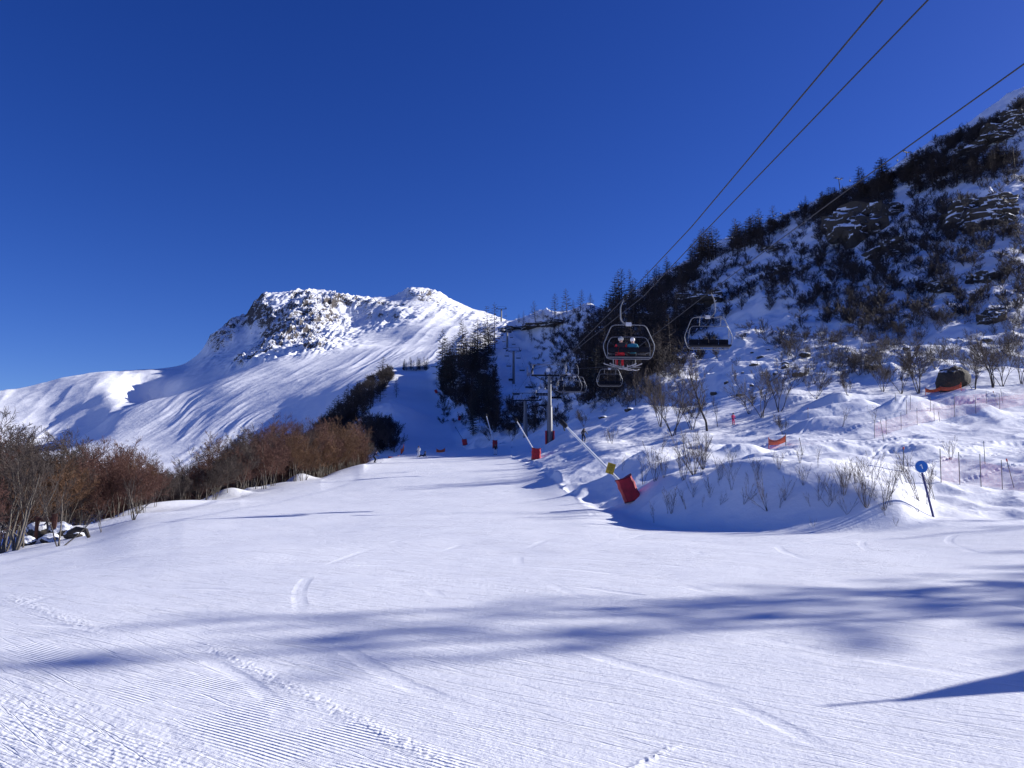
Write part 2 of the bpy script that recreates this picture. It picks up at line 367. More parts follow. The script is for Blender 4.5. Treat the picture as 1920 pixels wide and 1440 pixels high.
# mounds, drifts and old tracks beside it
edge_soft = sstep(0, 5, R2 - edge_r) * off
rt = (T2 > R(0)) * 1.0
D += near * edge_soft * rt * (mf(near*off, X * .16, Y * .16, 2, 11) - .5) * 1.1
D += near * edge_soft * rt * (mf(near*off, X * .2 + 3, Y * .34, 3, 12, ridged=True) - .5) * .62
D += near * off * (mf(near*off, X * .5, Y * 1.1, 3, 13) - .5) * 0.09 * sstep(0, 2, R2 - edge_r + 1)
D += near * edge_soft * (mf(near*off, X * 3.2, Y * 3.2, 3, 14, ridged=True) - .5) * 0.03
D += near * edge_soft * rt * (R2 < 48) * (mf(near * off, X * .42, Y * .42, 3, 16) - .5) * .55
# left of the piste: banks and hollows under the trees
lft = sstep(0, 4, lx - X) * (R2 > 20) * (R2 < 170)
D += lft * (mf(lft, X * .22, Y * .22, 3, 21) - .4) * 1.3 + lft * (mf(lft, X * .9, Y * .9, 3, 22) - .5) * .35
def bump(px, py, r, h, wx, wy, rot=0):
    global D
    c = at_r(px, py, r); a = R(rot)
    dx, dy = X - c.x, Y - c.y
    u = dx * math.cos(a) + dy * math.sin(a); v = -dx * math.sin(a) + dy * math.cos(a)
    D += h * np.exp(-(u / wx) ** 2 - (v / wy) ** 2)
bump(1700, 785, 61, 1.3, 3.2, 1.2, 15); bump(1690, 795, 60, .7, 6, 2, 10)
bump(1830, 775, 63, .8, 2.0, 1.0, 0); bump(1560, 785, 66, 1.1, 6, 1.6, 8)
bump(1530, 810, 58, .9, 2.4, 1.4, 0); bump(1600, 765, 72, 1.2, 7, 1.6, 5)
bump(1770, 760, 72, .6, 4, 1.5, 5); bump(1480, 765, 78, .9, 5, 1.6, 12)
bump(1270, 865, 44, 1.2, 5, 1.5, 24); bump(1380, 850, 42, .8, 6, 1.2, 16)
bump(1210, 900, 42, .5, 2, 2, 0); bump(1120, 870, 56, .5, 2, 3, 0)
bump(1660, 905, 33, .5, 4, .9, -18); bump(1560, 862, 40, .4, 6, .8, -6)
bump(200, 985, 44, .35, 3, 1, 30); bump(280, 955, 55, .5, 4, 1, 35)
bump(430, 925, 68, .8, 1.6, 1.2, 0); bump(562, 900, 86, .9, 1.5, 1.2, 0)
# the hillside: hummocks, ledges, small crags
D += hill * (mf(hill, X * .05, Y * .05, 3, 31) - .5) * 6
D += hill * (mf(hill, X * .16, Y * .16, 3, 32, ridged=True) - .5) * 1.7
D += hill * (mf(hill, X * .6, Y * .6, 3, 33) - .5) * 0.6
D += run * (mf(run, X * .06, Y * .06, 2, 35) - .5) * 2.0
D += run * (R2 > 165) * (mf(run, X * .5, Y * .5, 3, 36) - .5) * .25
# rounded snow knoll in the steep run's left side
bump(735, 790, 250, 7, 9, 16, 0)
# mountain: flutes running down to the left, crags on the peak
lr = np.log(np.maximum(R2, 1))
s_ = (PX * 0.50 + (PY - 700) * 0.87) / 30.0
t_ = (PX * 0.87 - (PY - 700) * 0.50) / 170.0
warp = mf(mount, PX / 150.0, PY / 110.0, 2, 48)
s_ = s_ + (warp - .5) * 1.3
front = mount * sstep(560, 820, R2) * (1 - sstep(1350, 1700, R2))
D += front * ((mf(front, s_ * 1.5, t_ * .9, 3, 41, ridged=True) - .5) * 3.2 + (mf(front, s_ * 3.2, t_ * 1.6, 2, 44, ridged=True) - .5) * 1.3) * sstep(150, 330, PX) * (.25 + 1.1 * sstep(.35, .65, mf(front, s_ * .35, t_ * .9, 2, 47)))
D += front * (mf(front, X * .008, Y * .008, 3, 42) - .5) * 8
farm = mount * sstep(1400, 1800, R2)
D += farm * (mf(farm, s_ * .8, t_ * 1.2, 3, 43, ridged=True) - .5) * 8
D += farm * (mf(farm, X * .006, Y * .006, 4, 45) - .5) * 18
def blob(px, py, sx, sy, rot=0):
    a = R(rot); dx, dy = PX - px, PY - py
    u = dx * math.cos(a) + dy * math.sin(a); v = -dx * math.sin(a) + dy * math.cos(a)
    return np.exp(-((u / sx) ** 2 + (v / sy) ** 2))
crag = (blob(565, 605, 66, 48, -38) * 1.1 + blob(520, 640, 72, 22, -35) + blob(425, 628, 52, 24, -45) + blob(482, 578, 34, 34, -50)
        + blob(650, 565, 90, 10, 3) * .8 + blob(600, 655, 50, 15, -12) * .75 + blob(455, 680, 24, 8, -25) + blob(790, 552, 50, 8, 5) * .75
        + blob(740, 590, 60, 12, 0) * .55 + blob(640, 610, 30, 18, 30) * .7 + blob(860, 585, 60, 12, 25) * .45 + blob(720, 610, 40, 10, -10) * .5
        + blob(600, 566, 45, 8, 10) * .6)
crag = np.clip(crag, 0, 1.2) * farm
D += crag * ((mf(crag, X * .012, Y * .012, 5, 51, gain=.55, ridged=True) - .45) * 42 + (mf(crag, s_ * 2.2 + .8 * X * .01, t_ * 4.0, 4, 53, ridged=True) - .5) * 30)
D += crag * (mf(crag, X * .05, Y * .05, 3, 52, ridged=True) - .5) * 22
D -= farm * blob(275, 726, 48, 16, 4) * 60
D -= farm * sstep(2900, 3050, R2) * (mf(farm, PX * .06, PX * 0 + 3.3, 4, 55) * 22) * sstep(400, 470, PX)
# keep the ground calm near the camera
D *= sstep(2.5, 5, R2)

# ski tracks pressed into the piste
rng = random.Random(5)
tr = (R2 > 3.5) & (R2 < 95) & (np.abs(T2) < R(37))
Xn, Yn, Rn = X[tr], Y[tr], R2[tr]
Dn = np.zeros_like(Xn)
def track(x0, y0, heading, length, curve, width, depth, pair=0.0):
    global Dn
    ks = np.arange(0, length, 0.12)
    hd = heading + curve * ks
    px = x0 + np.cumsum(np.cos(hd)) * 0.12; py = y0 + np.cumsum(np.sin(hd)) * 0.12
    bb = (Xn > px.min() - .4) & (Xn < px.max() + .4) & (Yn > py.min() - .4) & (Yn < py.max() + .4)
    if not bb.any(): return
    xi, yi = Xn[bb], Yn[bb]
    best = np.full(xi.shape, 9.0); kk = np.zeros(xi.shape)
    for a in range(0, len(px) - 1):
        ax, ay = px[a], py[a]; ex, ey = px[a + 1] - ax, py[a + 1] - ay
        q = np.clip(((xi - ax) * ex + (yi - ay) * ey) / (ex * ex + ey * ey), 0, 1)
        d = np.hypot(xi - ax - q * ex, yi - ay - q * ey)
        c = d < best; best[c] = d[c]; kk[c] = a + q[c]
    ends = np.sin(np.clip(kk / max(1, len(px) - 1), 0, 1) * math.pi) ** .35
    w = width * np.maximum(1, Rn[bb] / 14)
    Dn[bb] += ends * depth * (-np.exp(-(best / w) ** 2) + .55 * np.exp(-((best - 1.9 * w) / (.7 * w)) ** 2))
for k in range(26):
    Yk = 4.5 + 32 * rng.random() ** 1.5
    xk = (rng.random() * 1.5 - .8) * Yk * .75
    if rng.random() < .97: hd, cv = R(-37 + rng.gauss(0, 6)), rng.gauss(0, .03)
    else: hd, cv = R(rng.uniform(0, 360)), rng.choice((-1, 1)) * rng.uniform(.08, .25)
    track(xk, Yk, hd, rng.uniform(4, 9) + Yk * .2, cv, rng.uniform(.012, .018), rng.uniform(.0015, .0035))
for k in range(26):                                  # old tracks through the side run and the mounds
    Yk = rng.uniform(34, 84); xk = rng.uniform(.10, .62) * Yk
    if Yk < float(np.interp(math.atan2(xk, Yk), TH, edge_r[0])) + 3: continue
    hd = R(rng.choice((20, 35, 150, 10)) + rng.gauss(0, 12))
    for dd in (0, .28): track(xk + dd * .6, Yk + dd, hd, rng.uniform(6, 20), rng.gauss(0, .03), .016, .035)
# two wider churned lanes beside the corduroy
a_, b_ = at_r(20, 1075, 9.2), at_r(760, 1440, 4.7)
def lane(px0, py0, px1, py1, w, h, seed):
    global Dn
    def g(px, py):
        dx, dy, dz = ray(px, py); t = -CAM_Z / dz; return dx * t, dy * t
    (x0, y0), (x1, y1) = g(px0, py0), g(px1, py1)
    ex, ey = x1 - x0, y1 - y0; L = math.hypot(ex, ey)
    q = ((Xn - x0) * ex + (Yn - y0) * ey) / L / L
    d = ((Xn - x0) * -ey + (Yn - y0) * ex) / L
    m = sstep(-.05, .1, q) * (1 - sstep(.9, 1.1, q)) * np.exp(-(d / w) ** 2)
    Dn += m * h * (fbm(Xn * 21, Yn * 21, 3, seed, ridged=True) - .25)
lane(380, 1200, 860, 1445, .09, .016, 61); lane(0, 1090, 190, 1180, .13, .016, 62); lane(-50, 1290, 330, 1480, .5, .012, 63)
lane(1150, 1460, 1270, 1395, .03, .02, 64)
D[tr] += Dn
Zf = Z + D

# corduroy patches
cord = np.zeros_like(Z)
def patch(pts, soft, amt):
    global cord
    def g(px, py):
        dx, dy, dz = ray(px, py); t = -CAM_Z / dz; return dx * t, dy * t
    (x0, y0), (x1, y1), half = g(*pts[0]), g(*pts[1]), pts[2]
    ex, ey = x1 - x0, y1 - y0; L = math.hypot(ex, ey)
    q = ((X - x0) * ex + (Y - y0) * ey) / L / L
    d = ((X - x0) * -ey + (Y - y0) * ex) / L
    cord = np.maximum(cord, amt * sstep(-.15, .15, q) * (1 - sstep(.9, 1.2, q)) * (1 - sstep(half - soft, half + soft, np.abs(d))) * sstep(.25, .6, mf(R2 < 14, X * 1.6, Y * 1.6, 3, 71)))
patch(((300, 1275), (760, 1460), .42), .12, 1.0)
patch(((40, 1200), (145, 1245), .2), .1, .7)
patch(((0, 1330), (300, 1460), .3), .2, .35)
patch(((700, 1300), (1300, 1460), .5), .3, .18)

rock = np.clip(crag * 1.35, 0, 1) * .72
rock = np.maximum(rock, farm * (.44 * blob(800, 580, 110, 26, 12) + .42 * blob(690, 600, 60, 20, 20) + 0.58 * blob(700, 568, 100, 11, 4) + .55 * blob(740, 596, 80, 13, 10) + .5 * blob(800, 560, 60, 9, 8) + .34 * blob(120, 735, 70, 12, -20) + .36 * blob(430, 672, 50, 14, -30)))
hr = np.zeros_like(Z)
for (px, py, sx, sy, rot, a) in [(1610, 415, 62, 26, -18, 1), (1590, 440, 30, 18, -40, .7), (1840, 395, 70, 22, -8, .9), (1860, 372, 40, 9, -5, .8), (1890, 232, 55, 16, -25, .9), (1850, 260, 50, 8, -20, .6), (1312, 560, 42, 13, 5, 1), (1215, 585, 30, 16, 0, .8),
        (1400, 600, 26, 10, 0, .4), (1760, 540, 40, 10, 0, .5), (1830, 520, 30, 8, 0, .5), (1000, 600, 50, 8, -10, .8), (960, 608, 30, 5, -20, .8), (1100, 600, 16, 8, 0, .4), (1500, 480, 40, 12, -20, .35), (1470, 560, 30, 8, 0, .4),
        (905, 690, 22, 14, 40, .7), (870, 720, 16, 10, 40, .5), (760, 700, 60, 6, 0, 0), (1640, 470, 40, 7, -10, .5), (1700, 600, 30, 8, 0, .4), (1560, 560, 25, 8, 0, .4)]:
    hr = np.maximum(hr, blob(px, py, sx, sy, rot) * a)
hr *= (R2 > rf) * (R2 < rb)
rock = np.maximum(rock, hr * .85)
Zf += sstep(.3, .6, hr) * (mf(hr, X * .12, Y * .12, 4, 81, ridged=True) - .3) * 5
scrub = hill * sstep(.45, .65, mf(hill, X * .03, Y * .03, 3, 91)) * .5 + front * sstep(690, 830, PY) * sstep(.45, .6, mf(front, s_ * 1.0, t_ * .8, 3, 92)) * .75
scrub += farm * (PX < 400) * .45 * sstep(.4, .6, mf(farm, X * .006, Y * .006, 3, 93))

CO = np.stack([X, Y, Zf], -1)
# vertex normals of the whole field, so the sheets join without a seam
dT = np.empty_like(CO); dT[:, 1:-1] = CO[:, 2:] - CO[:, :-2]; dT[:, 0] = CO[:, 1] - CO[:, 0]; dT[:, -1] = CO[:, -1] - CO[:, -2]
dR = np.empty_like(CO); dR[1:-1] = CO[2:] - CO[:-2]; dR[0] = CO[1] - CO[0]; dR[-1] = CO[-1] - CO[-2]
NRM = np.cross(dT, dR); NRM /= np.linalg.norm(NRM, axis=-1, keepdims=True)
NRM[NRM[..., 2] < 0] *= -1

foot_row = np.searchsorted(RR, lay_r[IDX_FOOT] * 1.02)
back_row = np.searchsorted(RR, lay_r[IDX_BACK])
rowi = np.arange(NR - 1)[:, None]
fr = np.minimum(foot_row[:-1], foot_row[1:])[None, :]; br = np.minimum(back_row[:-1], back_row[1:])[None, :]
zone = np.where(rowi < fr, 0, np.where(rowi < br, 1, 2)) + np.zeros((1, NT - 1), int)
ATT = {'groom': np.clip(groom + run, 0, 1), 'cord': cord, 'rock': rock, 'scrub': scrub}
def sheet(name, zid, mat):
    ii, jj = np.nonzero(zone == zid)
    q = np.stack([ii * NT + jj, ii * NT + jj + 1, (ii + 1) * NT + jj + 1, (ii + 1) * NT + jj], -1)
    used, inv = np.unique(q, return_inverse=True)
    inv = inv.reshape(q.shape)
    co = CO.reshape(-1, 3)[used]
    me = bpy.data.meshes.new(name)
    me.vertices.add(len(co)); me.vertices.foreach_set('co', co.ravel())
    me.loops.add(inv.size); me.loops.foreach_set('vertex_index', inv.ravel().astype(np.int32))
    me.polygons.add(len(inv)); me.polygons.foreach_set('loop_start', np.arange(0, inv.size, 4, dtype=np.int32))
    me.update(calc_edges=True)
    me.polygons.foreach_set('use_smooth', np.ones(len(inv), bool))
    for an, av in ATT.items():
        at = me.attributes.new(an, 'FLOAT', 'POINT'); at.data.foreach_set('value', av.reshape(-1)[used].astype(np.float32))
    me.normals_split_custom_set_from_vertices(NRM.reshape(-1, 3)[used].tolist())
    me.materials.append(mat)
    o = bpy.data.objects.new(name, me); col.objects.link(o)
    tag(o, kind='structure')
    return o
sheet("snow_ground", 0, M_SNOW)
sheet("hillside", 1, M_HILL)
sheet("mountain", 2, M_PEAK)

lRR = np.log(RR)
def ground(x, y):
    r = math.hypot(x, y); t = math.atan2(x, y)
    i = int(np.clip(np.searchsorted(RR, r) - 1, 0, NR - 2)); j = int(np.clip(np.searchsorted(TH, t) - 1, 0, NT - 2))
    a = (r - RR[i]) / (RR[i + 1] - RR[i]); b = (t - TH[j]) / (TH[j + 1] - TH[j])
    return float((Zf[i, j] * (1 - b) + Zf[i, j + 1] * b) * (1 - a) + (Zf[i + 1, j] * (1 - b) + Zf[i + 1, j + 1] * b) * a)
def on_ground(px, py, r0=4.0, r1=3500.0):
    """first place where the line of sight of a photo pixel meets the ground"""
    dx, dy, dz = ray(px, py); h = math.hypot(dx, dy); t = math.atan2(dx, dy)
    j = int(np.clip(np.searchsorted(TH, t) - 1, 0, NT - 2)); b = (t - TH[j]) / (TH[j + 1] - TH[j])
    zc = Zf[:, j] * (1 - b) + Zf[:, j + 1] * b
    g = zc - (CAM_Z + RR * dz / h)
    k = np.nonzero((g >= 0) & (RR > r0) & (RR < r1))[0]
    if len(k) == 0: return None
    k = k[0]
    if k == 0 or g[k - 1] > 0: r = RR[k]
    else: r = RR[k - 1] + (RR[k] - RR[k - 1]) * (-g[k - 1]) / (g[k] - g[k - 1])
    x, y = dx / h * r, dy / h * r
    return Vector((x, y, ground(x, y)))

_er = (RR > 60) & (RR < 520)
def sky_row(px):
    """photo row of the near hill's actual skyline in a column"""
    t = math.atan2((px - 960) / F_PX, 1.0) * .995
    j = int(np.clip(np.searchsorted(TH, t), 0, NT - 1))
    k = np.argmax(((Zf[:, j] - CAM_Z) / RR)[_er]); r = RR[_er][k]; z = Zf[_er, j][k]; y = r * math.cos(TH[j])
    q = (z - CAM_Z) / y
    return 720 - F_PX * (q * CP - SP) / (CP + q * SP)
# ---------------------------------------------------------------- plants
def tube_mesh(P0, P1, R0, R1, n=3):
    P0 = np.asarray(P0, float); P1 = np.asarray(P1, float); R0 = np.asarray(R0, float); R1 = np.asarray(R1, float)
    d = P1 - P0; d /= np.maximum(np.linalg.norm(d, axis=1, keepdims=True), 1e-9)
    ref = np.where(np.abs(d[:, 2:3]) < .9, np.array([[0, 0, 1.]]), np.array([[1., 0, 0]]))
    a = np.cross(d, ref); a /= np.linalg.norm(a, axis=1, keepdims=True); b = np.cross(d, a)
    an = np.arange(n) / n * 2 * math.pi
    ring = a[:, None] * np.cos(an)[None, :, None] + b[:, None] * np.sin(an)[None, :, None]
    V = np.stack([P0[:, None] + ring * R0[:, None, None], P1[:, None] + ring * R1[:, None, None]], 1)   # S,2,n,3
    S = len(P0); base = (np.arange(S) * 2 * n)[:, None]
    k = np.arange(n)[None, :]; k2 = (k + 1) % n
    Q = np.stack([base + k, base + k2, base + n + k2, base + n + k], -1).reshape(-1, 4)
    return V.reshape(-1, 3), Q
def np_mesh(name, V, Q, mats, smooth=False, midx=None):
    me = bpy.data.meshes.new(name)
    me.vertices.add(len(V)); me.vertices.foreach_set('co', np.ascontiguousarray(V, np.float32).ravel())
    me.loops.add(Q.size); me.loops.foreach_set('vertex_index', Q.ravel().astype(np.int32))
    me.polygons.add(len(Q)); me.polygons.foreach_set('loop_start', np.arange(0, Q.size, Q.shape[1], dtype=np.int32))
    if smooth: me.polygons.foreach_set('use_smooth', np.ones(len(Q), bool))
    for m in (mats if isinstance(mats, (list, tuple)) else [mats]): me.materials.append(m)
    if midx is not None: me.polygons.foreach_set('material_index', midx.astype(np.int32))
    me.update(calc_edges=True); me.validate()
    return me

def branchy(seed, height, stems=1, tilt=0.1, levels=3, kids=(9, 7, 5), r0=0.05, start=0.3, angle=40, up=0.25, ratio=0.5, rmin=0.006, wob=0.12, lean=(0, 0)):
    """a leafless tree or shrub as tapering limbs: (p0, p1, r0, r1, level) rows"""
    rg = random.Random(seed); out = []
    def limb(p, d, L, r, lev):
        n = max(2, 6 - lev * 1) if lev < 2 else (3 if lev == 2 else 2)
        pts = [p]; dirs = []
        for k in range(n):
            d = (d + Vector((rg.gauss(0, wob), rg.gauss(0, wob), rg.gauss(0, wob) + (up * .25 if lev else .02)))).normalized()
            dirs.append(d.copy()); pts.append(pts[-1] + d * (L / n))
        for k in range(n):
            ra = r * (1 - .72 * k / n); rb_ = r * (1 - .72 * (k + 1) / n)
            out.append((pts[k], pts[k + 1], max(ra, rmin), max(rb_, rmin * .8), lev))
        if lev + 1 >= levels: return
        nk = kids[lev]
        for c in range(nk):
            f = start + (1 - start) * (c + rg.random() * .9) / nk if lev == 0 else .15 + .85 * (c + rg.random()) / nk
            f = min(f, .999); k = int(f * n); t = f * n - k
            q = pts[k].lerp(pts[k + 1], t); pd = dirs[k]
            ax = pd.orthogonal().normalized(); ax = Matrix.Rotation(rg.random() * 6.283, 3, pd) @ ax
            nd = Matrix.Rotation(R(angle * rg.uniform(.65, 1.25)), 3, ax) @ pd
            nd = (nd + Vector((0, 0, up))).normalized()
            limb(q, nd, L * ratio * rg.uniform(.7, 1.2) * (1.15 - .55 * f), r * (1 - .72 * f) * .55, lev + 1)
    for s in range(stems):
        az = rg.random() * 6.283 + s * 2.4; ti = tilt * rg.uniform(.3, 1.2)
        d = Vector((math.cos(az) * math.sin(ti) + lean[0], math.sin(az) * math.sin(ti) + lean[1], math.cos(ti))).normalized()
        base = Vector((math.cos(az), math.sin(az), 0)) * (0.04 * height * (stems > 1) * rg.uniform(.2, 1)) - d * .15 * (1 if height > 2 else .4)
        limb(base, d, height * rg.uniform(.75, 1.0) * (1 if stems == 1 else rg.uniform(.7, 1)), r0 * (1 if stems == 1 else rg.uniform(.5, 1)), 0)
    return out
def split_mesh(rows, name, lv, mat_a, mat_b, n_a=5):
    """two meshes: heavy limbs up to level lv, fine twigs above"""
    def pack(rr, nm, mt, n):
        P0 = [tuple(x[0]) for x in rr]; P1 = [tuple(x[1]) for x in rr]
        V, Q = tube_mesh(P0, P1, [x[2] for x in rr], [x[3] for x in rr], n)
        return np_mesh(nm, V, Q, mt, smooth=True)
    return pack([x for x in rows if x[4] <= lv], name + "_trunk", mat_a, n_a), pack([x for x in rows if x[4] > lv], name + "_twigs", mat_b, 3)
def one_mesh(rows, name, mats, lv=0, n=3):
    P0 = [tuple(x[0]) for x in rows]; P1 = [tuple(x[1]) for x in rows]
    V, Q = tube_mesh(P0, P1, [x[2] for x in rows], [x[3] for x in rows], n)
    mi = np.repeat(np.array([0 if x[4] <= lv else 1 for x in rows]), n)
    return np_mesh(name, V, Q, mats, True, mi)
def larch_rows(seed, h=10.0, dens=1.0, width=0.2, droop=0.25, first=0.12):
    """conifer: leader and whorls of level or drooping boughs carrying short side twigs"""
    rg = random.Random(seed); out = []
    lx_, ly_ = rg.gauss(0, .02), rg.gauss(0, .02)
    top = Vector((lx_ * h, ly_ * h, h))
    nn = 7
    for k in range(nn):
        a, b = k / nn, (k + 1) / nn
        out.append((top * a - Vector((0, 0, .6 if k == 0 else 0)), top * b, h * .013 * (1 - a) + .015, h * .013 * (1 - b) + .015, 0))
    nw = int(h * 4.6 * dens)
    for k in range(nw):
        f = first + (1 - first) * ((k + rg.random()) / nw)
        L = h * width * (1 - f) ** .62 * rg.uniform(.55, 1.15) + .16
        if f < first + .12: L *= rg.uniform(.4, 1)
        az = k * 2.4 + rg.random()
        dr = droop * rg.uniform(.3, 1.6) * (1 - f) - .25 * f
        d = Vector((math.cos(az), math.sin(az), -dr)).normalized()
        p = top * f; q = p + d * L * .6; e = q + Vector((d.x, d.y, d.z + .35)).normalized() * L * .4
        out.append((p, q, .022 + L * .014, .018 + L * .008, 1)); out.append((q, e, .018 + L * .008, .014, 1))
        side = Vector((-d.y, d.x, 0))
        nt = max(3, int(L * 6 * dens))
        for j in range(nt):
            t = .2 + .8 * (j + rg.random()) / nt
            s = p.lerp(q, t / .6) if t < .6 else q.lerp(e, (t - .6) / .4)
            w = L * .34 * (1.1 - t) + .10
            sd_ = (side * rg.choice((-1, 1)) + d * .5 + Vector((0, 0, rg.uniform(-.7, .25)))).normalized()
            out.append((s, s + sd_ * w * rg.uniform(.6, 1.3), .046, .026, 2))
    return out

M_BARK = simple_mat("bark_grey", (0.13, 0.112, 0.09), .85, var=.4, scale=9)
M_BARKD = simple_mat("bark_dark", (0.045, 0.036, 0.032), .85, var=.4, scale=9)
M_TWIG = simple_mat("twig_grey_brown", (0.060, 0.043, 0.035), .8, var=.35, scale=2)
M_TWIGD = simple_mat("twig_dark", (0.038, 0.029, 0.027), .8, var=.4, scale=2)
M_TWIGR = simple_mat("twig_rust_red", (0.098, 0.040, 0.027), .75, var=.35, scale=1.2)
M_TWIGO = simple_mat("twig_ochre", (0.125, 0.06, 0.026), .75, var=.35, scale=1.2)
M_TWIGN = simple_mat("twig_near", (0.062, 0.040, 0.033), .7, var=.35, scale=5)
M_LARCH = simple_mat("larch_bough", (0.05, 0.036, 0.030), .85, var=.4, scale=1.5)
M_SPRUCE = simple_mat("spruce_bough", (0.022, 0.026, 0.022), .8, var=.4, scale=1.5)
M_GRASS = simple_mat("dry_grass", (0.26, 0.15, 0.07), .8, var=.4, scale=3)

def plant(name, protos, pos, rz, s, label, cat, group, sz=None, tilt=None):
    """a plant of its own: Empty at the root with the trunk and the crown as parts (or one mesh where it is too small to show them)"""
    k = random.randrange(len(protos)); pr = protos[k]
    if isinstance(pr, tuple):
        o = bpy.data.objects.new(name, None); o.empty_display_size = .3; col.objects.link(o)
        for nm, me in zip(("trunk", "crown"), pr):
            c = bpy.data.objects.new(nm, me); col.objects.link(c); c.parent = o
    else:
        o = bpy.data.objects.new(name, pr); col.objects.link(o)
    o.location = pos; o.rotation_euler = (tilt[0] if tilt else 0, tilt[1] if tilt else 0, rz)
    o.scale = (s, s, sz or s)
    tag(o, label, cat, group)
    return o

# --- the wood left of the piste
wood = {}
for key, tm in (('red', M_TWIGR), ('ochre', M_TWIGO), ('grey', M_TWIG)):
    wood[key] = [split_mesh(branchy(100 + i + hash(key) % 1, 6.0, stems=rs, tilt=.22, levels=4, kids=(15, 9, 7), r0=.055, start=.34, angle=52, up=.20, ratio=.46, rmin=.0095, lean=(lx_, 0)),
                 "wood_tree", 0 if rs > 1 else 0, M_BARK, tm) for i, (rs, lx_) in enumerate(((1, 0), (3, .1), (2, -.08), (4, .05)))]
YT = ([-80, 0, 60, 120, 180, 230, 270, 300, 325, 350, 400, 450, 500, 560, 620, 660, 690, 705], [818, 815, 806, 822, 848, 842, 850, 872, 888, 866, 838, 822, 808, 799, 797, 805, 828, 850])
rg = random.Random(11)
def lxr(r): return float(np.interp(r, [10, 17, 36, 44, 60, 78, 100, 125, 150], [-60, -40, at_r(0, 1040, 36).x, at_r(230, 985, 44).x, at_r(330, 950, 60).x, at_r(560, 905, 78).x, at_r(625, 885, 100).x, at_r(700, 866, 125).x, at_r(735, 858, 150).x]))
n_w = 0
for it in range(2400):
    if n_w >= 290: break
    r = 30 + 118 * rg.random() ** 1.25
    d = .3 + 24 * rg.random() ** 1.7
    x = lxr(r) - d
    if abs(x) >= r: continue
    y = math.sqrt(r * r - x * x)
    px = 960 + F_PX * (x / y) * 1.005
    if px < -90 or px > 700: continue
    if 60 < px < 175 and r < 47 and d < 4 and rg.random() < .8: continue
    g = ground(x, y)
    yt = float(np.interp(px, *YT)) + rg.gauss(0, 9) + 3
    h = at_r(px, yt, r).z - g
    if h < 2.2: continue
    h = min(h, 9.5) * rg.uniform(.8, 1.02)
    t_red = math.exp(-((px - 240) / 60) ** 2) * .85 + math.exp(-((px - 520) / 90) ** 2) * .55 + .22
    t_och = math.exp(-((px - 640) / 60) ** 2) * .7 + .12
    u = rg.random()
    key = 'ochre' if u < t_och else ('red' if u < t_och + t_red else 'grey')
    part_ = "wood's near end by the scrap" if px < 175 else ("wood's middle before the gap" if px < 320 else ("wood's long far half" if px < 590 else "wood's rounded far end"))
    kind = {'red': "leafless tree with rust red twigs", 'ochre': "leafless tree with ochre twigs", 'grey': "leafless tree with grey brown twigs"}[key]
    plant("bare_tree", wood[key], (x, y, g), rg.random() * 6.28, h / 5.7, kind + " in " + part_, "tree", "%s in %s" % (kind.replace("leafless tree", "leafless trees"), part_))
    n_w += 1

# --- conifers and dark leafless trees of the hillside
lar_rows = [larch_rows(200 + i, 10, 1.0, .235) for i in range(5)]
spr_rows = [larch_rows(220 + i, 10, 1.3, .26, .45, .06) for i in range(3)]
LAR = [one_mesh(r_, "larch_tree", [M_BARKD, M_LARCH]) for r_ in lar_rows]
LAR2 = [split_mesh(r_, "larch_tree", 0, M_BARKD, M_LARCH) for r_ in lar_rows[:3]]
SPR = [one_mesh(r_, "spruce_tree", [M_BARKD, M_SPRUCE]) for r_ in spr_rows]
def clump(n, quad, hpx, protos, name, label, group, seed, jit=.25, rmax=520, thin=1.0):
    """n trees with their feet inside a region of the slope; hpx is the height they have in the photograph"""
    rg = random.Random(seed); made = 0
    (x0, x1), ya, yb = quad
    for it in range(n * 6):
        if made >= n: break
        px = x0 + (x1 - x0) * rg.random(); f = (px - x0) / (x1 - x0)
        top = np.interp(f, np.linspace(0, 1, len(ya)), ya); bot = np.interp(f, np.linspace(0, 1, len(yb)), yb)
        py = top + (bot - top) * rg.random()
        p = on_ground(px, py, 60, 520)
        if p is None: continue
        d = p.y
        h = hpx * rg.uniform(1 - jit, 1 + jit) * d / F_PX
        s = h / 10
        plant(name, protos, p, rg.random() * 6.28, s * rg.uniform(.85, 1.15) * thin, label, "tree", group, sz=s, tilt=(rg.gauss(0, .03), rg.gauss(0, .03)))
        made += 1
L_ = "leafless larch in the "
clump(34, ((1312, 1452), (482, 455, 432), (500, 478, 450)), 50, LAR, "larch_tree", L_ + "tight clump on the ridge just right of the two cables", "larches of the ridge clump right of the cables", 1, thin=1.9)
clump(28, ((1205, 1308), (548, 515, 487), (580, 570, 530)), 42, LAR, "larch_tree", L_ + "dark stand where the two cables meet the ridge", "larches where the cables meet the ridge", 2, thin=1.7)
clump(14, ((1130, 1210), (582, 550), (600, 590)), 30, LAR, "larch_tree", L_ + "low row on the ridge left of the cables", "larches on the ridge left of the cables", 3)
clump(11, ((1532, 1588), (398, 380), (412, 398)), 44, LAR, "larch_tree", L_ + "small clump beside the ridge pylon above the snow capped crag", "larches left of the third cable", 4, thin=1.8)
clump(17, ((1604, 1675), (378, 340), (392, 382)), 52, LAR, "larch_tree", L_ + "compact clump behind the third cable", "larches behind the third cable", 5, thin=1.8)
clump(38, ((1698, 1905), (330, 318, 298), (366, 352, 330)), 44, LAR, "larch_tree", L_ + "wide dark clump high on the right, under the top snowfield", "larches high on the right", 6, thin=2.1)
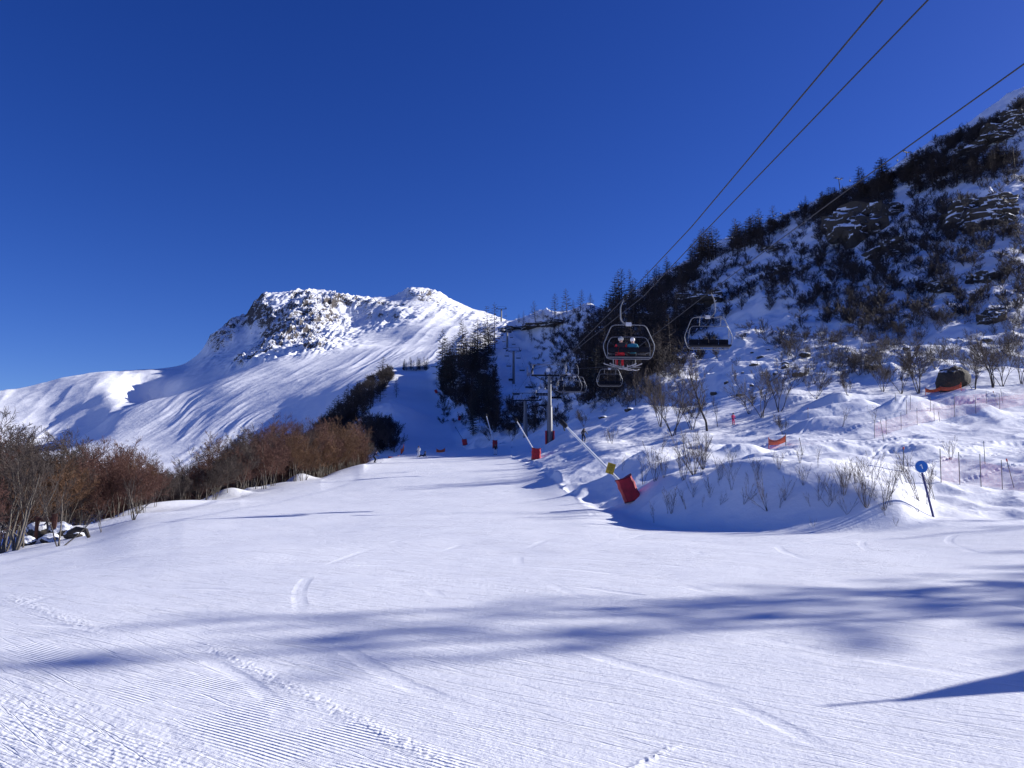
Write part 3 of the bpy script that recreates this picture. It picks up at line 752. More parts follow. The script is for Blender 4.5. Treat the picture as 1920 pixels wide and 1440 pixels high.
for (px, py, h) in [(1004, 598, 40), (1020, 596, 22), (1042, 592, 44), (1064, 586, 50), (1088, 580, 44), (1108, 576, 32), (1052, 590, 26), (1075, 584, 30), (972, 602, 18), (1512, 396, 34)]:
    clump(1, ((px - 2, px + 2), (py + 2, py + 2), (py + 5, py + 5)), h, LAR, "larch_tree", "slender larch standing alone on the skyline " + ("right of the top lift pylon" if px < 1200 else "left of the clump by the ridge pylon"), "single larches on the skyline", px, .08, thin=1.5)
# the dark wood behind the chairs
clump(46, ((1085, 1280), (640, 600, 590), (765, 740, 690)), 80, LAR2 + LAR2 + SPR[:1], "conifer_tree", "dark conifer in the nearly black wood behind the riders' chair", "conifers of the dark wood behind the chairs", 7, .3, thin=1.35)
clump(24, ((1150, 1290), (560, 545), (640, 620)), 62, LAR, "larch_tree", L_ + "upper part of the dark wood, above the riders' chair", "larches above the riders' chair", 8, .3, thin=1.3)
clump(18, ((980, 1140), (612, 612), (650, 640)), 34, LAR, "larch_tree", L_ + "dark patch under the skyline right of the lift line", "larches under the skyline by the lift line", 9, .3)
# the wood right of the steep run
clump(44, ((828, 928), (700, 672, 655), (745, 742, 705)), 70, SPR + LAR, "spruce_tree", "dark conifer in the upper wood right of the steep shaded run", "conifers in the upper wood right of the steep run", 10, .35)
clump(40, ((874, 936), (745, 740), (800, 805)), 66, SPR + LAR, "spruce_tree", "dark conifer in the lower wood right of the steep shaded run", "conifers in the lower wood right of the steep run", 12, .35)
clump(2, ((884, 896), (812, 812), (818, 818)), 66, SPR, "spruce_tree", "lowest black conifer at the foot of the steep run, behind the second snow lance", "conifers at the foot of the steep run", 13, .1)
clump(24, ((752, 802), (692, 692), (696, 696)), 20, SPR, "spruce_tree", "small dark conifer in the row at the top of the steep run", "conifers at the top of the steep run", 14, .3)
# the scrub wood on the rib left of the steep run
clump(42, ((600, 718), (808, 760, 712), (846, 800, 748)), 40, LAR, "larch_tree", "dark leafless tree on the wooded rib left of the steep run", "trees on the rib left of the steep run", 15, .4, thin=1.8)
clump(18, ((560, 650), (822, 795), (848, 836)), 30, LAR, "larch_tree", "dark low tree at the lower left end of the wooded rib", "trees at the lower end of the wooded rib", 16, .4, thin=1.5)
clump(1, ((742, 744), (742, 742), (746, 746)), 36, LAR2, "larch_tree", "single thin larch on the left edge of the steep run", None, 17, .05)

# --- shrubs of the shaded hillside: the nearest and largest one by one, the rest as one mass
SHR = [one_mesh(branchy(300 + i, 3.0, stems=5 + i % 3, tilt=.75, levels=4, kids=(5, 5, 3), r0=.035, start=.25, angle=42, up=.2, ratio=.5, rmin=.008), "shrub", [M_BARKD, M_TWIGD if i % 3 else M_TWIG]) for i in range(6)]
SHRF = []
for i in range(5):
    rows = branchy(340 + i, 3.0, stems=5, tilt=.8, levels=3, kids=(7, 6), r0=.05, start=.2, angle=45, up=.2, ratio=.5, rmin=.026)
    V, Q = tube_mesh([tuple(x[0]) for x in rows], [tuple(x[1]) for x in rows], [x[2] for x in rows], [x[3] for x in rows], 3)
    SHRF.append((V, Q))
pts = []
rg = random.Random(21)
SKY_X = [930, 1000, 1100, 1200, 1310, 1440, 1540, 1690, 1850, 1920]; SKY_Y = [612, 602, 582, 550, 484, 432, 396, 322, 232, 194]
FT_X = [930, 985, 1050, 1120, 1200, 1300, 1400, 1480, 1600, 1720, 1800, 1920]; FT_Y = [825, 815, 800, 780, 760, 750, 735, 722, 718, 712, 700, 690]
for it in range(16000):
    if len(pts) >= 1950: break
    px = rg.uniform(985, 1925)
    ys, yf = float(np.interp(px, SKY_X, SKY_Y)), float(np.interp(px, FT_X, FT_Y))
    py = ys + (yf - ys) * rg.random() ** .9
    w = 1.0
    # open snow: the chute below the right chair, the lift's swath, the field at top right
    if 565 < py < 735 and 1405 - (py - 565) * .80 < px < 1440 + (py - 565) * .22: w *= .05
    w *= 1 - .9 * math.exp(-((px - 975 - (py - 620) * .1) / 30) ** 2)
    w *= 1 - .95 * math.exp(-((px - 1900) / 35) ** 2 - ((py - 275) / 25) ** 2)
    w *= .25 + .75 * float(vnoise(px / 42.0, py / 26.0, 7) > .42)
    if py > yf - 70: w *= .5
    if rg.random() > w: continue
    p = on_ground(px, py, 70, 520)
    if p is None: continue
    pts.append((math.hypot(p.x, p.y), p, px, py))
# shrubs on the shaded snow around the steep run and the lift swath
for it in range(260):
    px, py = rg.choice([(rg.uniform(930, 1010), rg.uniform(760, 812)), (rg.uniform(820, 900), rg.uniform(690, 800)), (rg.uniform(600, 700), rg.uniform(780, 846)), (rg.uniform(690, 745), rg.uniform(795, 850))])
    p = on_ground(px, py, 100, 520)
    if p is not None: pts.append((math.hypot(p.x, p.y), p, px, py))
for it in range(330):
    px = rg.uniform(1440, 1925); py = sky_row(px) + 1.5 + 26 * rg.random() ** 1.5
    p = on_ground(px, py, 100, 520)
    if p is not None: pts.append((max(210.0, math.hypot(p.x, p.y)), p, px, py))
# thick growth on the rib left of the steep run, under the conifers right of it, and under the dark wood
thick = []
for it in range(850):
    k = rg.random()
    if k < .45:
        px = rg.uniform(566, 734); py = float(np.interp(px, [566, 610, 640, 690, 734], [806, 780, 758, 714, 694])) + rg.uniform(0, 1) ** 1.3 * float(np.interp(px, [566, 650, 700, 734], [36, 70, 46, 18]))
    elif k < .72:
        px = rg.uniform(826, 932); py = rg.uniform(float(np.interp(px, [826, 860, 932], [692, 668, 660])), float(np.interp(px, [826, 932], [738, 815])))
    else:
        px = rg.uniform(1080, 1310); py = rg.uniform(float(np.interp(px, [1080, 1200, 1310], [625, 556, 492])), float(np.interp(px, [1080, 1200, 1310], [765, 730, 610])))
    p = on_ground(px, py, 100, 520)
    if p is not None: thick.append((max(215.0, math.hypot(p.x, p.y)), p, px, py))
pts += thick
# low growth between the trunks of the ridge clumps
for it in range(520):
    x0, x1, y0, y1, y2, y3 = rg.choice([(1312, 1452, 478, 500, 428, 448), (1205, 1308, 545, 580, 486, 530), (1532, 1588, 396, 412, 378, 398), (1604, 1675, 372, 392, 336, 382), (1698, 1905, 326, 366, 290, 330), (1700, 1920, 300, 330, 196, 230), (1700, 1905, 300, 340, 255, 300), (1085, 1280, 640, 770, 590, 700)])
    px = rg.uniform(x0, x1); f = (px - x0) / (x1 - x0); py = rg.uniform(y0 + (y2 - y0) * f, y1 + (y3 - y1) * f)
    p = on_ground(px, py, 100, 520)
    if p is not None: pts.append((math.hypot(p.x, p.y), p, px, py))
pts.sort(key=lambda q: q[0])
MV, MQ, nv = [], [], 0
for k, (r, p, px, py) in enumerate(pts):
    s = rg.uniform(.40, 1.0) * (1 + .35 * min(1, max(0, (r - 130) / 90))) * (1.12 if px < 740 or 820 < px < 935 or 1080 < px < 1310 else 1)
    if k < 285:
        if px < 1000: lab, grp = "small dark leafless shrub on shaded snow beside the lift line", "shrubs beside the lift line"
        elif px < 1290: lab, grp = "bare dark shrub at the foot of the black larch wood", "shrubs at the foot of the larch wood"
        elif px < 1480: lab, grp = "bare dark shrub around the open snow chute under the empty chair", "shrubs around the open snow chute"
        elif px < 1720: lab, grp = "bare dark shrub on the shaded slope above the side run", "shrubs on the shaded slope above the side run"
        else: lab, grp = "bare dark shrub on the slope behind the big black boulder", "shrubs behind the black boulder"
        plant("shrub", SHR, p, rg.random() * 6.28, s, lab, "shrub", grp)
    else:
        V, Q = SHRF[rg.randrange(5)]
        a = rg.random() * 6.28; ca, sa = math.cos(a), math.sin(a)
        W = np.stack([V[:, 0] * ca - V[:, 1] * sa, V[:, 0] * sa + V[:, 1] * ca, V[:, 2] * rg.uniform(.8, 1.2)], -1) * s + np.array(p)
        MV.append(W); MQ.append(Q + nv); nv += len(V)
o = bpy.data.objects.new("hillside_scrub", np_mesh("hillside_scrub", np.concatenate(MV), np.concatenate(MQ), M_TWIGD, True)); col.objects.link(o)
tag(o, "dense dark scrub covering the upper shaded hillside", "scrub", kind='stuff')

# --- trees at the foot of the hill
MID = [split_mesh(branchy(400 + i, 6.0, stems=st, tilt=ti, levels=4, kids=(11, 7, 5), r0=rr_, start=.28, angle=40, up=.28, ratio=.46, rmin=.009), "foot_tree", 0, M_BARKD, M_TWIG)
       for i, (st, ti, rr_) in enumerate(((1, .05, .10), (4, .30, .07), (3, .35, .08), (6, .45, .05), (5, .6, .05)))]
def one(k, px, py, top, label, cat="tree", name="bare_tree", protos=MID, group=None, h0=5.75, r0=22, r1=140, rz=None, seed=0, wide=1.0):
    p = on_ground(px, py, r0, r1)
    if p is None: print("no ground", px, py); return None
    h = max(.3, at_y(px, top, p.y).z - p.z); s = h / h0
    return plant(name, [protos[k]], p, rz if rz is not None else px * 1.7, s * wide, label, cat, group, sz=s)
one(0, 1326, 808, 672, "tallest straight leafless tree on the snow under the empty chair")
one(1, 1262, 818, 692, "broad many stemmed bare tree left of the tallest straight tree")
one(2, 1238, 800, 712, "dark bare tree at the left edge of the group under the chairs")
one(3, 1297, 806, 716, "low multi stemmed bare tree just left of the tallest straight tree")
one(0, 1345, 800, 745, "short thin sapling close to the right of the tallest straight tree", wide=.7)
one(0, 1192, 760, 672, "thin pale larch like tree in front of the dark wood", wide=.6)
one(1, 1428, 782, 680, "wide bushy bare tree left of the two brown thickets")
one(2, 1462, 772, 675, "bare tree with forked stems beside the upper mounds")
one(3, 1405, 776, 715, "low spreading bare tree left of the upper mounds")
one(4, 1530, 748, 686, "rounded brown thicket at the foot of the hill, left of its twin", "shrub", "thicket")
one(4, 1590, 742, 694, "rounded brown thicket at the foot of the hill, right of its twin", "shrub", "thicket")
one(2, 1722, 738, 636, "bare tree with a stout trunk left of the black boulder")
one(1, 1690, 738, 660, "many stemmed bare tree standing left of the stout one")
one(1, 1828, 730, 640, "bare tree with a tuft at its foot just right of the black boulder")
one(2, 1862, 726, 610, "tall bare tree leaning left over the black boulder")
one(1, 1880, 724, 630, "upright bare tree with parallel stems right of the leaning one")
one(2, 1916, 720, 640, "bare tree leaning at the right edge of the photo")
one(3, 1655, 734, 668, "low bare tree in front of the shaded slope left of the stout tree")
one(4, 1468, 815, 772, "reddish twiggy bush behind the orange net on the mounds", "shrub", "shrub")
for i, (px, py, t) in enumerate([(1095, 800, 764), (1062, 796, 770), (960, 826, 798), (1040, 796, 772), (918, 826, 795), (740, 848, 800), (715, 850, 795)]):
    one(4, px, py, t, "dry ochre bush at the hill's foot, " + ["under the hanging chairs", "above the nearest lance's head", "left of the third lance", "right of the main pylon", "behind the far lance", "at the left foot of the steep run", "between wood and steep run"][i], "shrub", "shrub", r1=220, wide=1.4)

# --- slender shrubs sticking out of the bank
NEAR = [one_mesh(branchy(500 + i, 2.0, stems=st, tilt=ti, levels=3, kids=(6, 4), r0=.016, start=.2, angle=30, up=.25, ratio=.42, rmin=.0042, wob=.07, lean=(le, 0)), "bank_shrub", [M_BARKD, M_TWIGN])
        for i, (st, ti, le) in enumerate(((7, .35, 0), (3, .25, -.2), (5, .5, -.5), (12, .5, 0), (2, .2, .1), (4, .9, -.3)))]
near_list = [
 (3, 1300, 890, 800, "densest twig thicket on the bank, above the shaded hollow"), (3, 1318, 880, 806, "twig thicket at the right side of the densest one"), (0, 1282, 900, 815, "twig thicket at the left side of the densest one"),
 (1, 1206, 908, 838, "thin upright twigs just right of the red padded lance"), (0, 1228, 902, 820, "tall twig bush between the red pad and the densest thicket"), (4, 1166, 882, 846, "single pair of twigs behind the red padded lance"),
 (0, 1245, 895, 845, "short twig bush on the crest left of the thicket"), (2, 1438, 958, 878, "dark branching shrub leaning left on the shaded bank"), (2, 1395, 945, 890, "leaning shrub left of the dark branching one"),
 (1, 1372, 918, 850, "upright twigs above the leaning shrubs"), (0, 1350, 900, 846, "twig bush at the lip of the hollow"), (1, 1462, 952, 905, "thin twigs right of the dark branching shrub"),
 (1, 1330, 925, 880, "few bent twigs on the shaded face, left part"), (2, 1300, 932, 888, "bent twigs low on the shaded face near the red pad"), (1, 1535, 938, 872, "pair of leaning stems left on the sunlit bank"),
 (1, 1560, 940, 870, "slim stems right of the leaning pair"), (0, 1582, 928, 862, "twig bush on top of the sunlit bank"), (0, 1625, 950, 838, "tall slender stems in the middle of the bank"),
 (1, 1658, 956, 845, "dark forked stem right of the tall slender ones"), (4, 1668, 945, 860, "straight stem behind the forked one"), (2, 1722, 960, 905, "low bent stem left of the sign's foot"),
 (1, 1722, 938, 818, "tall stem rising behind the blue sign"), (4, 1738, 945, 850, "stem directly behind the sign pole"), (1, 1752, 936, 856, "slender stems right of the sign pole"), (4, 1745, 934, 852, "thin reddish stem right of the blue disc"),
 (0, 1783, 862, 812, "twig bush in the side run right of the sign"), (5, 1525, 988, 974, "low twigs poking out at the foot of the bank"), (5, 1680, 986, 972, "dead twigs lying at the bank's foot near the sign"),
 (1, 1700, 905, 842, "thin stems left of the blue disc"), (0, 1605, 905, 850, "faint twigs on the rear lip of the bank"), (0, 1148, 832, 794, "small twig bush beside the nearest lance's pole"),
 (0, 1140, 830, 800, "twig tuft left of the small bush by the lance"), (0, 1460, 880, 838, "twigs under the orange net"), (0, 1500, 868, 830, "sparse twigs right of the orange net"), (0, 1420, 900, 850, "twigs on the crest below the orange net"),
 (1, 1240, 850, 800, "twigs on the lit snow above the red pad"), (1, 1580, 800, 752, "thin twigs among the upper mounds"), (1, 1640, 792, 750, "thin saplings on the upper mounds under the boulder"),
]
for (k, px, py, t, lab) in near_list:
    one(k, px, py, t, lab, "shrub", "bank_shrub", NEAR, r0=20, r1=110, h0=2.0)

rg = random.Random(77)
for it in range(34):
    px = rg.uniform(1215, 1700); py = float(np.interp(px, [1215, 1300, 1440, 1560, 1700], [925, 905, 890, 898, 935])) + rg.uniform(-30, 62)
    one(rg.choice((1, 4, 0, 2, 5)), px, py, py - rg.uniform(22, 62), "slender bare twigs standing in the snow of the bank between red pad and sign", "shrub", "bank_shrub", NEAR, r0=20, r1=110, h0=2.0, group="slender twigs on the bank")
# near left: a few white barked stems in front of the wood
BIR = [split_mesh(branchy(450 + i, 5.0, stems=st, tilt=.5, levels=4, kids=(7, 6, 4), r0=.06, start=.35, angle=36, up=.25, ratio=.42, rmin=.007, lean=(le, 0)), "pale_tree", 0, M_BARK, M_TWIG) for i, (st, le) in enumerate(((3, .5), (2, .35), (4, .2)))]
for (k, px, py, t, lab) in [(0, 112, 1024, 860, "pale leaning tree in front of the scrap pile"), (2, 30, 1032, 818, "cluster of pale trunks at the photo's left edge"), (2, 8, 1036, 832, "outermost pale trunks at the photo's left edge"), (1, 90, 1010, 840, "bent pale tree just behind the scrap pile"),
                            (1, 190, 998, 935, "small leaning sapling on the snow right of the scrap pile"), (0, 55, 1015, 830, "pale slanting tree left of the scrap pile"), (2, 250, 975, 880, "bushy pale tree at the wood's edge right of the scrap pile")]:
    one(k, px, py, t, lab, "tree", "bare_tree", BIR, r0=25, r1=80, h0=5.0)

# --- trees standing right of the frame; their shadows cross the piste
for i, (x, y0, h) in enumerate([(36, 8.2, 20.5), (40, 9.2, 19), (47, 9.9, 23), (30, 10.4, 12), (44, 11.4, 17), (50, 13.9, 18), (55, 17.0, 20), (48, 19.0, 16), (34, 9.7, 15), (58, 8.8, 27)]):
    y = y0 + x * math.tan(R(90 - SUN_AZ))
    plant("larch_tree", [LAR2[i % 3]], (x, y, ground(x, y)), i * 1.3, h / 10 * .75, "tall larch standing on the snow outside the right edge of the photo", "tree", "larches right of the photo", sz=h / 10)
# ---------------------------------------------------------------- helpers for built things
def pipe(pts, rad, n=8, cap=True):
    """swept tube through points; rad a number or one per point -> (verts, quads, tris)"""
    P = [Vector(p) for p in pts]; m = len(P)
    rr = [rad] * m if isinstance(rad, (int, float)) else list(rad)
    T = []
    for i in range(m):
        a = P[min(i + 1, m - 1)] - P[max(i - 1, 0)]; T.append(a.normalized())
    N = T[0].orthogonal().normalized(); V, F = [], []
    for i in range(m):
        if i: N = (N - T[i] * N.dot(T[i])).normalized()
        B = T[i].cross(N)
        for k in range(n):
            a = 2 * math.pi * k / n
            V.append(P[i] + (N * math.cos(a) + B * math.sin(a)) * rr[i])
    for i in range(m - 1):
        for k in range(n):
            F.append((i * n + k, i * n + (k + 1) % n, (i + 1) * n + (k + 1) % n, (i + 1) * n + k))
    if cap: F.append(tuple(range(n - 1, -1, -1))); F.append(tuple((m - 1) * n + k for k in range(n)))
    return V, F
def rounded(pts, rad, seg=5):
    """corner points of a path eased into arcs"""
    P = [Vector(p) for p in pts]; out = [P[0]]
    for i in range(1, len(P) - 1):
        a, b, c = P[i - 1], P[i], P[i + 1]
        r = min(rad, (a - b).length * .45, (c - b).length * .45)
        s, e = b + (a - b).normalized() * r, b + (c - b).normalized() * r
        for k in range(seg + 1):
            t = k / seg; out.append(s * (1 - t) ** 2 + b * 2 * t * (1 - t) + e * t * t)
    out.append(P[-1]); return out
class MB:
    def __init__(self): self.V, self.F = [], []
    def add(self, VF, M=None):
        V, F = VF; o = len(self.V)
        self.V += [tuple(M @ Vector(v)) if M is not None else tuple(v) for v in V]; self.F += [tuple(i + o for i in f) for f in F]; return self
    def pipe(self, pts, rad, n=8): return self.add(pipe(pts, rad, n))
    def box(self, c, s, M=None, bev=0.0):
        bm = bmesh.new(); bmesh.ops.create_cube(bm, size=1); bmesh.ops.scale(bm, vec=s, verts=bm.verts)
        if bev: bmesh.ops.bevel(bm, geom=bm.edges[:], offset=bev, segments=2, profile=.6, affect='EDGES')
        V = [v.co + Vector(c) for v in bm.verts]; bm.verts.index_update(); F = [tuple(v.index for v in f.verts) for f in bm.faces]; bm.free()
        return self.add((V, F), M)
    def ball(self, c, s, sub=2, M=None):
        bm = bmesh.new(); bmesh.ops.create_icosphere(bm, subdivisions=sub, radius=1)
        V = [Vector((v.co.x * s[0], v.co.y * s[1], v.co.z * s[2])) + Vector(c) for v in bm.verts]; bm.verts.index_update()
        F = [tuple(v.index for v in f.verts) for f in bm.faces]; bm.free()
        return self.add((V, F), M)
    def mesh(self, name, mat, smooth=True):
        me = bpy.data.meshes.new(name); me.from_pydata(self.V, [], self.F)
        for m in (mat if isinstance(mat, (list, tuple)) else [mat]): me.materials.append(m)
        if smooth:
            me.polygons.foreach_set('use_smooth', np.ones(len(me.polygons), bool))
            me.set_sharp_from_angle(angle=R(40))
        return me
    def obj(self, name, mat, parent=None, smooth=True):
        o = bpy.data.objects.new(name, self.mesh(name, mat, smooth)); col.objects.link(o)
        if parent: o.parent = parent
        return o
def empty(name, loc=(0, 0, 0), rz=0.0, label=None, cat=None, group=None):
    o = bpy.data.objects.new(name, None); o.empty_display_size = .3; col.objects.link(o)
    o.location = loc; o.rotation_euler = (0, 0, rz)
    return tag(o, label, cat, group)
KIDS = {}
def copy_tree(o, parent=None):
    c = o.copy(); col.objects.link(c); c.parent = parent
    for ch in [x for x in bpy.data.objects if x.parent == o]: copy_tree(ch, c)
    return c

M_STEEL = simple_mat("galvanised_steel", (0.23, 0.235, 0.25), .42, .7, var=.12, scale=14)
M_PYLON = simple_mat("pylon_grey_paint", (0.15, 0.155, 0.168), .5, .2, var=.12, scale=2.5)
M_DARKSTEEL = simple_mat("dark_steel", (0.022, 0.023, 0.028), .6, .0, var=.3, scale=6)
M_CABLE = simple_mat("cable_steel", (0.018, 0.018, 0.022), .6, .0, var=.3, scale=3)
M_SEAT = simple_mat("seat_black_vinyl", (0.012, 0.013, 0.02), .55, var=.4, scale=9)
for _m in (M_DARKSTEEL, M_SEAT): _m.node_tree.nodes['Principled BSDF'].inputs['Specular IOR Level'].default_value = .08
M_PLATE = simple_mat("plate_light_grey", (0.62, 0.62, 0.64), .5, var=.12, scale=14)
M_RED = simple_mat("red_padding", (0.42, 0.012, 0.022), .6, var=.3, scale=3.5, bump=.5)
M_DRED = simple_mat("dark_red_edge", (0.09, 0.008, 0.012), .7, var=.3, scale=8)
M_WHITE = simple_mat("white_paint", (0.80, 0.80, 0.80), .45, var=.05, scale=5)
M_YEL = simple_mat("yellow_board", (0.62, 0.40, 0.02), .5, var=.12, scale=9)
M_INK = simple_mat("black_print", (0.03, 0.025, 0.02), .6, var=.3, scale=30)
M_BLUE = simple_mat("sign_blue", (0.02, 0.16, 0.55), .4, var=.1, scale=9)
M_POLEB = simple_mat("pole_dark_blue", (0.015, 0.02, 0.13), .5, var=.25, scale=9)
M_ORANGE = simple_mat("orange_net", (0.85, 0.13, 0.035), .7, var=.2, scale=8)
M_STICK = simple_mat("marker_pole_grey", (0.12, 0.13, 0.13), .6, var=.3, scale=9)
M_REDPOLE = simple_mat("marker_pole_red", (0.45, 0.06, 0.04), .6, var=.3, scale=9)
M_RUST = simple_mat("rust", (0.085, 0.03, 0.018), .85, var=.5, scale=7, bump=.6)
M_WOOD = simple_mat("dark_log", (0.03, 0.024, 0.02), .85, var=.4, scale=8, bump=.6)

def make_netmat():
    m, n, l, p = new_mat("pink_safety_mesh")
    tc = n.new("ShaderNodeTexCoord")
    br = n.new("ShaderNodeTexBrick"); br.offset = 0; br.inputs['Scale'].default_value = 12; br.inputs['Mortar Size'].default_value = .017
    br.inputs['Brick Width'].default_value = .6; br.inputs['Row Height'].default_value = .6
    l.new(tc.outputs['UV'], br.inputs['Vector'])
    p.inputs['Base Color'].default_value = (0.55, 0.10, 0.12, 1); p.inputs['Roughness'].default_value = .8
    l.new(br.outputs['Fac'], p.inputs['Alpha'])
    return m
M_NET = make_netmat()
def make_rockmat(lo=.36, hi=.46):
    m, n, l, p = new_mat("rock_with_snow")
    tc = n.new("ShaderNodeTexCoord"); V = tc.outputs['Object']
    geo = n.new("ShaderNodeNewGeometry"); sx = n.new("ShaderNodeSeparateXYZ"); l.new(geo.outputs['Normal'], sx.inputs[0])
    nz = noise_n(n, l, V, 2.2, 6, .65); nz2 = noise_n(n, l, V, 9, 6, .7)
    f = math_n(n, l, 'ADD', sx.outputs['Z'], math_n(n, l, 'MULTIPLY', math_n(n, l, 'SUBTRACT', nz, .5), .9))
    mask = ramp(n, l, f, [(lo, 0.0), (hi, 1.0)])
    rock = ramp(n, l, nz2, [(.3, (.018, .016, .014)), (.7, (.085, .07, .052))])
    l.new(mix_col(n, l, mask, rock, (.88, .9, .93)), p.inputs['Base Color'])
    b = n.new("ShaderNodeBump"); b.inputs['Strength'].default_value = .7; b.inputs['Distance'].default_value = .12
    l.new(nz2, b.inputs['Height']); l.new(b.outputs[0], p.inputs['Normal']); p.inputs['Roughness'].default_value = .8
    return m
M_ROCK = make_rockmat(); M_ROCKS = make_rockmat(.02, .12)
M_BOULDER = simple_mat("dark_boulder", (0.022, 0.020, 0.016), .85, var=.45, scale=3, bump=.8)

# ---------------------------------------------------------------- chairlift
def make_chair(riders=False):
    root = empty("lift_chair")
    hg = MB().pipe(rounded([(0, 0, 0), (-.24, .0, -.42), (-.24, 0, -1.12), (-.05, 0, -1.31), (.14, 0, -1.32)], .25, 6), .032, 8).obj("hanger", M_STEEL, root)
    MB().box((0, 0, .02), (.16, .52, .16), bev=.02).box((.0, .0, -.08), (.09, .2, .14), bev=.02).obj("grip", M_DARKSTEEL, hg)
    cx = .15
    def C(x, z, y=0.0): return (cx + x, y, z)
    lp = rounded([C(0, -1.36), C(.84, -1.38), C(1.26, -2.36), C(1.23, -2.62), C(1.08, -3.06), C(-1.08, -3.06), C(-1.23, -2.62), C(-1.26, -2.36), C(-.84, -1.38), C(0, -1.36)], .2, 5)
    MB().pipe(lp, .024, 8).pipe([C(-1.12, -2.96, .03), C(1.12, -2.96, .03)], .025, 6).obj("frame", M_STEEL, root)
    MB().box((cx - .01, -.05, -1.345), (.28, .03, .19), bev=.01).box((cx - .01, .0, -1.345), (.2, .08, .12)).obj("number_plate", M_PLATE, root)
    MB().box(C(0, -2.93, .27), (2.1, .5, .09), bev=.03).obj("seat", M_SEAT, root)
    bk = MB()
    for k in range(4): bk.box(C(-.78 + .52 * k, -2.60 if riders else -2.70, .02), (.5, .06, .26 if riders else .32), bev=.025)
    bk.obj("backrest", M_SEAT, root)
    if riders:
        sb = MB().pipe(rounded([C(-1.04, -2.98, .06), C(-1.04, -2.3, .10), C(-.86, -1.95, .12), C(.86, -1.95, .12), C(1.04, -2.3, .10), C(1.04, -2.98, .06)], .22, 5), .02, 6).obj("safety_bar", M_STEEL, root)
        MB().pipe([C(-.55, -2.75, .55), C(-.55, -3.38, .62), C(-.8, -3.38, .64), C(-.3, -3.38, .64)], .016, 6).pipe([C(.42, -2.75, .55), C(.42, -3.38, .62), C(.7, -3.38, .64), C(.15, -3.38, .64)], .016, 6).pipe([C(-1.04, -2.7, .08), C(-.9, -2.72, .55), C(.9, -2.72, .55), C(1.04, -2.7, .08)], .018, 6).obj("footrest", M_STEEL, sb)
    else:
        sb = MB().pipe(rounded([C(-1.06, -2.5, .04), C(-1.02, -2.0, .2), C(-.9, -1.9, .3), C(.9, -1.9, .3), C(1.02, -2.0, .2), C(1.06, -2.5, .04)], .15, 5), .018, 6).obj("safety_bar", M_STEEL, root)
        MB().pipe([C(-.55, -1.9, .3), C(-.55, -1.42, .5)], .015, 6).pipe([C(.55, -1.9, .3), C(.55, -1.42, .5)], .015, 6).pipe([C(-.75, -1.42, .5), C(-.3, -1.42, .5)], .015, 6).pipe([C(.3, -1.42, .5), C(.75, -1.42, .5)], .015, 6).obj("footrest", M_STEEL, sb)
    return root
LINE_DIR = math.atan2(0.035, 1)        # the line runs a little to the left as it climbs
G_A, G_C = at_y(1172, 558, 38), at_y(1331, 547, 40.5)
chA = make_chair(True); chA.location = G_A; chA.rotation_euler = (0, 0, LINE_DIR)
tag(chA, "steel framed lift chair carrying two riders seen from behind", "lift chair")
chE = make_chair(False); chE.location = G_C; chE.rotation_euler = (0, 0, LINE_DIR + math.pi)
tag(chE, "empty lift chair hanging in front of the open snow chute, rightmost of all", "lift chair")
def chair_copy(px, py_seat, w, label, src=None, turn=False, group=None, dy=0):
    Y_ = 2.5 * F_PX / w; k = 1.0
    g = on_ground(px, py_seat + 9 * w / 13, 60, 520)
    if g is not None and g.y < Y_ + 2: k = (g.y - 2) / Y_; Y_ *= k
    p = at_y(px, py_seat, Y_)
    o = copy_tree(src or chE)
    rz = LINE_DIR + (math.pi if turn else 0) + dy
    off = Matrix.Rotation(rz, 3, 'Z') @ Vector((.15, 0, -2.93))
    o.location = p - off * k; o.rotation_euler = (0, 0, rz); o.scale = (k,) * 3
    for k in ('group',):
        if k in o: del o[k]
    return tag(o, label, "lift chair", group)
chair_copy(1143, 722, 49, "empty lift chair against the black wood, just below the riders' skis", turn=True)
chair_copy(1067, 733, 50, "empty lift chair beside the main pylon's crossarm, right of the mast", dy=.12)
chair_copy(1078, 734, 45, "empty lift chair overlapping behind the one beside the main pylon", dy=.1, turn=True)
FARG = "small empty chairs further up the lift"
for (px, py, w, turn, lab) in [
    (1017, 741, 27, False, "empty lift chair passing in front of the main pylon's mast"), (1043, 747, 24, True, "dark lift chair just right of the main pylon's mast"),
    (1003, 763, 15, True, "small lift chair low between the two nearest pylons, left one of a pair"), (1018, 761, 17, True, "small lift chair low between the two nearest pylons, right one of a pair"),
    (981, 761, 20, False, "lift chair crossing the second pylon's mast"), (971, 764, 17, False, "lift chair just left of the second pylon's mast"),
    (968, 740, 15, False, "lift chair hanging at the left arm of the second pylon"), (992, 727, 17, True, "lift chair hanging above the second pylon's head"),
    (979, 695, 11.5, True, None), (972, 672, 9.6, True, None), (963, 646, 8.2, True, None), (959, 633, 7.4, True, None), (956, 624, 6.8, True, None),
    (954, 687, 10.5, False, None), (950, 668, 9.2, False, None), (947, 654, 8.2, False, None), (945, 641, 7.4, False, None), (937, 598, 5.2, False, None), (948, 593, 5.2, True, None), (949, 601, 5.4, True, None)]:
    if lab is None:
        lab = "tiny empty chair of the far lift line on the " + ("right, coming down" if turn else "left, going up"); grp = "tiny chairs on the %s side of the far lift line" % ("right" if turn else "left")
    else: grp = None
    chair_copy(px, py, w, lab, turn=turn, group=grp)
RIDER_CHAIRS = [(chair_copy(1000, 748, 19, "far lift chair loaded with dark riders right of the second pylon's head", src=chA), 2), (chair_copy(958, 713, 10.4, "tiny lift chair loaded with dark riders left of the third pylon", src=chA), 4),
                (chair_copy(942, 629, 6.8, "tiny lift chair loaded with two riders near the fourth pylon", src=chA), 2)]

